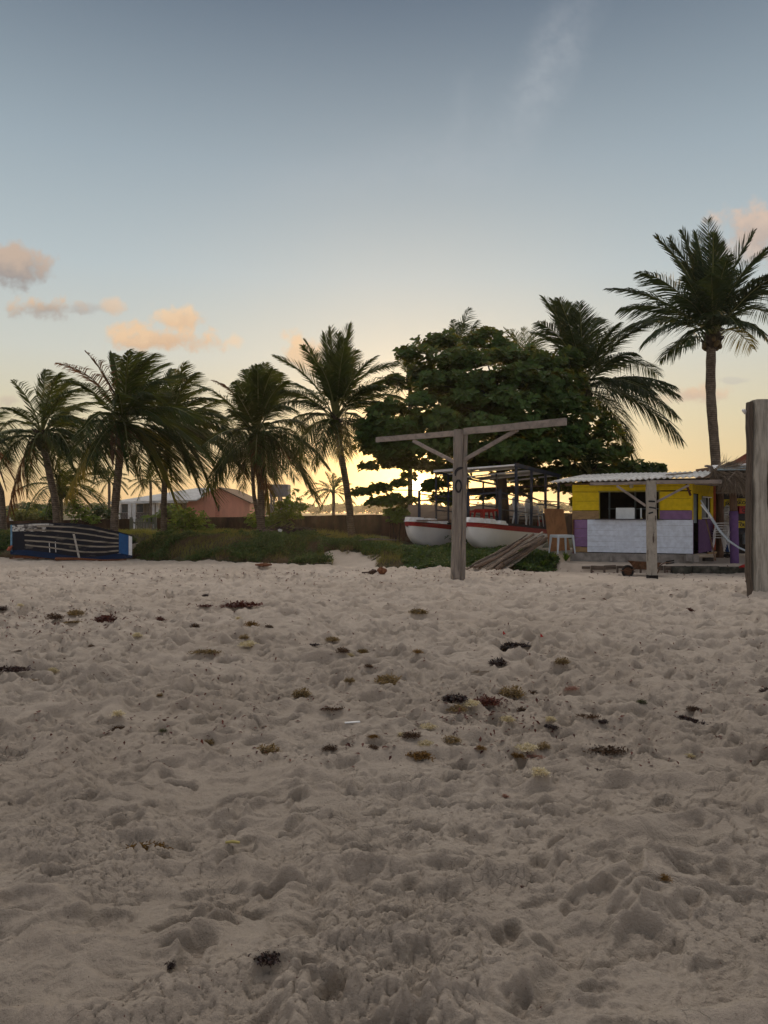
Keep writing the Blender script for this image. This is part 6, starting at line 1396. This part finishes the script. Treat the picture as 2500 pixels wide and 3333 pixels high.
WL = [
 (873,2450,82,'tan',0,'largest bushy tan-brown seaweed clump, left of centre on the sand'),
 (1071,2436,48,'brown',1,'reddish brown seaweed clump right of the largest bushy one'),
 (1215,2435,38,'brown',0,'small round brown clump directly below the small tan one at centre'),
 (1364,2461,78,'gold',1,'long flat golden-brown seaweed roll below the cream clump'),
 (982,2262,66,'tan',0,'tan seaweed clump alone on a ridge, upper left of the white plastic strip'),
 (1264,2220,86,'tan',1,'wide tan and gold seaweed clump in the middle of the sand'),
 (1139,2226,38,'tan',0,'small tan clump left of the wide tan and gold one'),
 (1484,2278,72,'dark',1,'near-black ragged seaweed at the left of the big mixed cluster'),
 (1585,2290,80,'red',1,'dark red seaweed in the middle of the big mixed cluster'),
 (1668,2268,88,'tan',0,'bushy tan seaweed at the right end of the big mixed cluster'),
 (1530,2296,56,'cream',1,'cream seaweed between the near-black and dark red weed'),
 (1484,2318,64,'tan',1,'flat tan seaweed just below the near-black one'),
 (1652,2345,48,'cream',0,'round cream clump below the bushy right end of the mixed cluster'),
 (1394,2365,48,'cream',1,'cream clump above and right of the brown pair'),
 (1308,2392,30,'cream',0,'pale left end of the brown pair at centre'),
 (1336,2394,58,'brown',1,'brown right part of the brown and pale pair'),
 (1383,2420,46,'cream',1,'pale clump just below the brown pair'),
 (1467,2411,60,'tan',1,'tan and cream low clump right of the brown pair'),
 (1565,2440,34,'gold',0,'small golden-brown clump left of the three-part group'),
 (1362,1996,54,'tan',1,'tan clump on the far sand in front of the tall T-shaped post'),
 (1641,2119,72,'dark',1,'dark ragged seaweed below the black streak on the right-centre sand'),
 (1682,2101,74,'dark',2,'black streak of seaweed above the ragged dark one'),
 (1622,2162,56,'dark',0,'dark spiky seaweed tuft beside the straw'),
 (1117,2124,44,'brown',0,'brown clump left of the small white one on the mid sand'),
 (1142,2132,28,'cream',0,'small white clump touching a brown one on the mid sand'),
 (1182,2124,40,'tan',1,'tan clump right of the small white one on the mid sand'),
 (1012,2100,42,'dark',2,'flat dark flake of seaweed left of a tan clump on the far mid sand'),
 (1082,2090,44,'tan',1,'tan-brown clump right of the flat dark flake'),
 (1201,2175,30,'brown',0,'small brown clump above the wide tan and gold one'),
 (1359,2132,32,'gold',0,'orange-brown clump alone on the mid sand before the T-shaped post'),
 (818,2036,46,'gold',0,'yellowish upright clump on the far left-centre sand'),
 (876,2042,28,'brown',0,'small brown clump right of the yellowish upright one'),
 (808,2102,54,'cream',1,'pale wide clump below the yellowish upright one'),
 (1212,2398,36,'gold',1,'small tan-gold clump at centre between the wide tan one and the round brown one'),
 (1082,2311,60,'brown',2,'thin brown line of seaweed on a ridge above the white strip'),
 (179,2032,54,'brown',0,'brown clump with dark centre on the far left sand'),
 (234,2036,46,'tan',2,'flat tan clump right of the brown one with a dark centre'),
 (352,2020,74,'red',1,'dark red ragged seaweed on the far left sand'),
 (245,2003,56,'tan',1,'pale brown crumbly clump behind the flat tan one'),
 (450,2070,34,'cream',0,'pale round clump right of and below the dark red ragged one'),
 (521,2020,36,'red',0,'small dark red clump left of centre on the far sand'),
 (638,2040,34,'brown',0,'small brown tuft on the far sand, right of the small dark red one'),
 (780,1972,100,'red',2,'long dark red streak of seaweed on the far sand'),
 (668,1974,40,'red',2,'short red-brown streak left of the long dark red one'),
 (670,1941,24,'dark',0,'tiny dark clump behind the short red-brown streak'),
 (668,2136,78,'tan',2,'low flat tan clump left of centre on the mid sand'),
 (38,2180,88,'dark',2,'long dark red-black seaweed cut by the left edge'),
 (176,2190,38,'cream',0,'cream clump right of the long dark one at the left edge'),
 (104,2213,32,'gold',2,'yellow scrap of seaweed left of and below the cream clump'),
 (297,2105,24,'brown',0,'small rounded brown lump on the left sand'),
 (521,2265,24,'tan',0,'small tan clump above the dark green tuft'),
 (386,2325,44,'cream',0,'cream clump with dark foot on the left sand'),
 (388,2374,50,'brown',1,'brown and cream clump just below the one with a dark foot'),
 (532,2379,28,'green',0,'dark green upright tuft on the left sand'),
 (535,2345,20,'red',0,'tiny red tuft above the dark green one'),
 (681,2418,40,'tan',0,'tan-brown tuft left of the largest bushy clump'),
 (57,2118,26,'brown',2,'small brown scrap near the left edge behind the long dark one'),
 (8,1990,36,'dark',0,'dark heap of seaweed at the left edge of the far sand'),
 (67,1985,22,'cream',0,'small pale clump next to the dark heap at the left edge'),
 (778,2014,24,'cream',0,'small bright cream clump behind the yellowish upright one'),
 (795,2076,36,'tan',0,'greyish tan clump between the yellowish and the pale wide clumps'),
 (1831,2170,52,'tan',0,'tan clump alone on the right-hand sand'),
 (1733,2257,44,'brown',1,'brown clump right of the big mixed cluster'),
 (1858,2251,42,'pink',1,'pinkish seaweed on the right-hand sand below the lone tan clump'),
 (2091,2288,34,'green',0,'small green-brown tuft in the right-hand hollows'),
 (2246,1988,30,'red',0,'small dark red scrap on the far right-hand sand'),
 (2492,2250,34,'dark',0,'black scrap at the right edge of the sand'),
 (2254,2320,44,'brown',1,'brown clump just above the black diagonal streak'),
 (1915,2333,60,'brown',2,'brown diagonal streak of seaweed right of the cream and dark pair'),
 (1964,2352,32,'dark',0,'dark clump at the lower end of the brown diagonal streak'),
 (1793,2342,38,'cream',0,'cream upper half of the cream and dark pair'),
 (1795,2372,42,'dark',1,'dark lower half of the cream and dark pair'),
 (1700,2314,34,'brown',0,'brown tuft between the mixed cluster and the brown streak'),
 (1714,2436,62,'cream',1,'cream-brown left part of the three-part group low right of centre'),
 (1768,2432,48,'tan',0,'tan bushy right part of the three-part group'),
 (1687,2460,46,'gold',1,'golden front-left piece of the three-part group'),
 (1735,2463,56,'pink',2,'pinkish front strip of the three-part group'),
 (1969,2444,110,'brown',2,'long flat brown seaweed on the lower right-hand sand'),
 (2246,2462,32,'cream',0,'pale wispy clump at the right on the lower sand'),
 (478,2764,112,'gold',2,'long straw-coloured seaweed lying in a dip of the near sand'),
 (554,3143,38,'dark',0,'small black clump near the bottom left'),
 (862,3122,92,'dark',1,'black and white-speckled weed patch at the bottom, left of centre'),
 (1759,2520,60,'cream',0,'bright cream bushy clump, nearest pale one on the right'),
 (1943,2502,32,'dark',2,'small black flat flake right of the bright cream clump'),
 (2162,2857,44,'gold',0,'orange-brown clump alone on the near right sand'),
 (1702,2888,20,'red',0,'tiny dark red-brown clump on the near sand, right of centre'),
 (1646,2590,24,'pink',0,'tiny pinkish tuft on the near sand below the bright cream clump')]
for (px, py, w, c, k, lab) in WL:
    rot = {(1300+0,0):0}.get((px,py)); weed(px, py, w*.97, c, k, lab, {2246:0}.get(0))
p = onsand(2246,2345); o = bpy.data.objects.new('seaweed_clump', tuft('dark', 2)); COL.objects.link(o); o.location = (p.x,p.y,p.z); s = 48/F*p.y/1.3; o.scale = (s*1.5,s,s); o.rotation_euler.z = -1.05; tag(o, 'black diagonal streak of seaweed on the right-hand sand', 'seaweed', 'seaweed clumps washed up on the sand')
def piece(px, py, name, mat, label, cat, fn):
    p = onsand(px, py); b = MB(); fn(b, p); tag(b.build(name, mat, smooth=False), label, cat)
piece(1243,1866,'coconut_husk',M_COCO,'orange-brown coconut husk half on the far sand before the bank','coconut', lambda b, p: b.blob(p+Vector((0,0,.06)), (.13,.11,.10), 9, 6, .2))
piece(1215,1868,'coconut_husk',m_simple('dark_husk', (.06,.035,.025), .9, .5, 16., .8),'darker brown husk fragments just left of the orange coconut husk','coconut', lambda b, p: (b.blob(p+Vector((0,0,.04)), (.13,.09,.07), 9, 6, .3), b.beam(p+Vector((-.3,0,.03)), p+Vector((.05,0,.05)), .07, .03)))
piece(857,1850,'coconut_husk',M_COCO,'flat reddish husk on the far sand at the foot of the bank, left of centre','coconut', lambda b, p: (b.blob(p+Vector((0,0,.03)), (.22,.10,.05), 9, 5, .3)))
piece(757,2773,'stick',m_simple('yellow_stick', (.42,.35,.12), .7),'short yellow stick on the near sand','stick', lambda b, p: b.tube([p+Vector((-.035,0,.012)), p+Vector((.0,.003,.015)), p+Vector((.035,0,.012))], [.006,.008,.006], 8))
piece(1147,2357,'plastic_strip',M_WHITEPL,'small white plastic strip lying on the sand at centre','litter', lambda b, p: b.beam(p+Vector((-.055,-.01,.012)), p+Vector((.055,.02,.012)), .025, .006))
piece(1556,2190,'straw',m_leaf('dry_straw', (.11,.08,.05), (.21,.155,.095)),'pale dry straw lying left of the dark spiky tuft','straw', lambda b, p: [b.beam(p+Vector((R6.uniform(-.08,.02),R6.uniform(-.08,.08),.012)), p+Vector((R6.uniform(.02,.14),R6.uniform(-.05,.16),.02)), .006, .003) for _ in range(12)])
for (px, py, lab) in [(1763,2079,'small curled red leaf standing on the sand, right one of two'),(1641,2074,'tiny triangular red leaf, left one of two')]:
    piece(px, py, 'red_leaf', M_REDPL, lab, 'leaf', lambda b, p: b.add([p+Vector((-.015,0,.0)), p+Vector((.022,-.01,.003)), p+Vector((-.01,.005,.045)), p+Vector((-.015,.01,.025))], [(0,1,2,3)]))
# washed-up bark and fronds in front of the blue boat
piece(122,1821,'driftwood',M_COCO,'reddish brown pile of husks at the left foot of the blue boat','driftwood', lambda b, p: [b.beam(p+Vector((R6.uniform(-.9,.5),R6.uniform(-.1,.1),R6.uniform(.02,.12))), p+Vector((R6.uniform(-.2,1.),R6.uniform(-.1,.1),R6.uniform(.0,.1))), .06, .04) for _ in range(22)])
piece(290,1826,'driftwood',MATS['dry_straw'] if False else M_COCO,'long red-brown palm stalk in front of the middle of the blue boat','driftwood', lambda b, p: b.tube([p+Vector((-1.1,0,.06)), p+Vector((-.4,-.05,.08)), p+Vector((.4,0,.03)), p+Vector((1.2,.1,.04))], [.06,.04,.03,.02], 7, jit=.2))
piece(350,1822,'driftwood',M_DRIFT,'pale log lying under the right half of the blue boat','driftwood', lambda b, p: b.tube([p+Vector((-.5,.15,.04)), p+Vector((.1,.15,.05)), p+Vector((.6,.15,.03))], [.05,.06,.03], 7, jit=.15))
# small litter nobody would count
def litter():
    r_ = np.random.default_rng(17); vs = []; qs = []; off = 0
    def bits(n, xf, size, asp):
        nonlocal off
        pts = []
        for _ in range(n):
            px, py = xf(); p = onsand(px, py); pts.append((p.x, p.y, p.z+.004))
        v, q = leafcloud(np.array(pts), size, .8, asp, int(r_.integers(1e6))); vs.append(v); qs.append(q+off); off += len(v)
    bits(520, lambda: (r_.uniform(0,2450), 1850+r_.exponential(22)+r_.uniform(0,1)*0+ (12 if r_.random() < .5 else 0)+.012*0), .085, .35)
    bits(1000, lambda: (r_.uniform(-20,2500), r_.uniform(1900,2500)), .035, .5)
    bits(160, lambda: (r_.normal(1600,120), r_.normal(2300,40)), .04, .45)
    bits(220, lambda: (r_.uniform(0,2500), r_.uniform(2450,3330)), .008, .6)
    bits(300, lambda: (r_.normal(200,200), r_.normal(2010,40)), .05, .45)
    tag(npmesh('leaf_litter', np.concatenate(vs), np.concatenate(qs), SW['red'], origin=(0,10,0)), kind='stuff')
litter()
# ------------------------------------------------------------------ evening haze
def haze():
    b = MB(); S = 1240
    b.hexa([(-S,-S,-1.7),(S,-S,-1.7),(S,S,-1.7),(-S,S,-1.7),(-S,-S,16),(S,-S,16),(S,S,16),(-S,S,16)])
    m = bpy.data.materials.new('haze_air'); m.use_nodes = True; t = m.node_tree; t.nodes.clear(); o = t.nodes.new('ShaderNodeOutputMaterial'); v = t.nodes.new('ShaderNodeVolumePrincipled')
    v.inputs['Color'].default_value = (.95,.88,.78,1); v.inputs['Density'].default_value = .0004; v.inputs['Anisotropy'].default_value = .75
    t.links.new(v.outputs[0], o.inputs['Volume']); tag(b.build('haze', m, origin=(0,0,0)), kind='stuff')
haze()
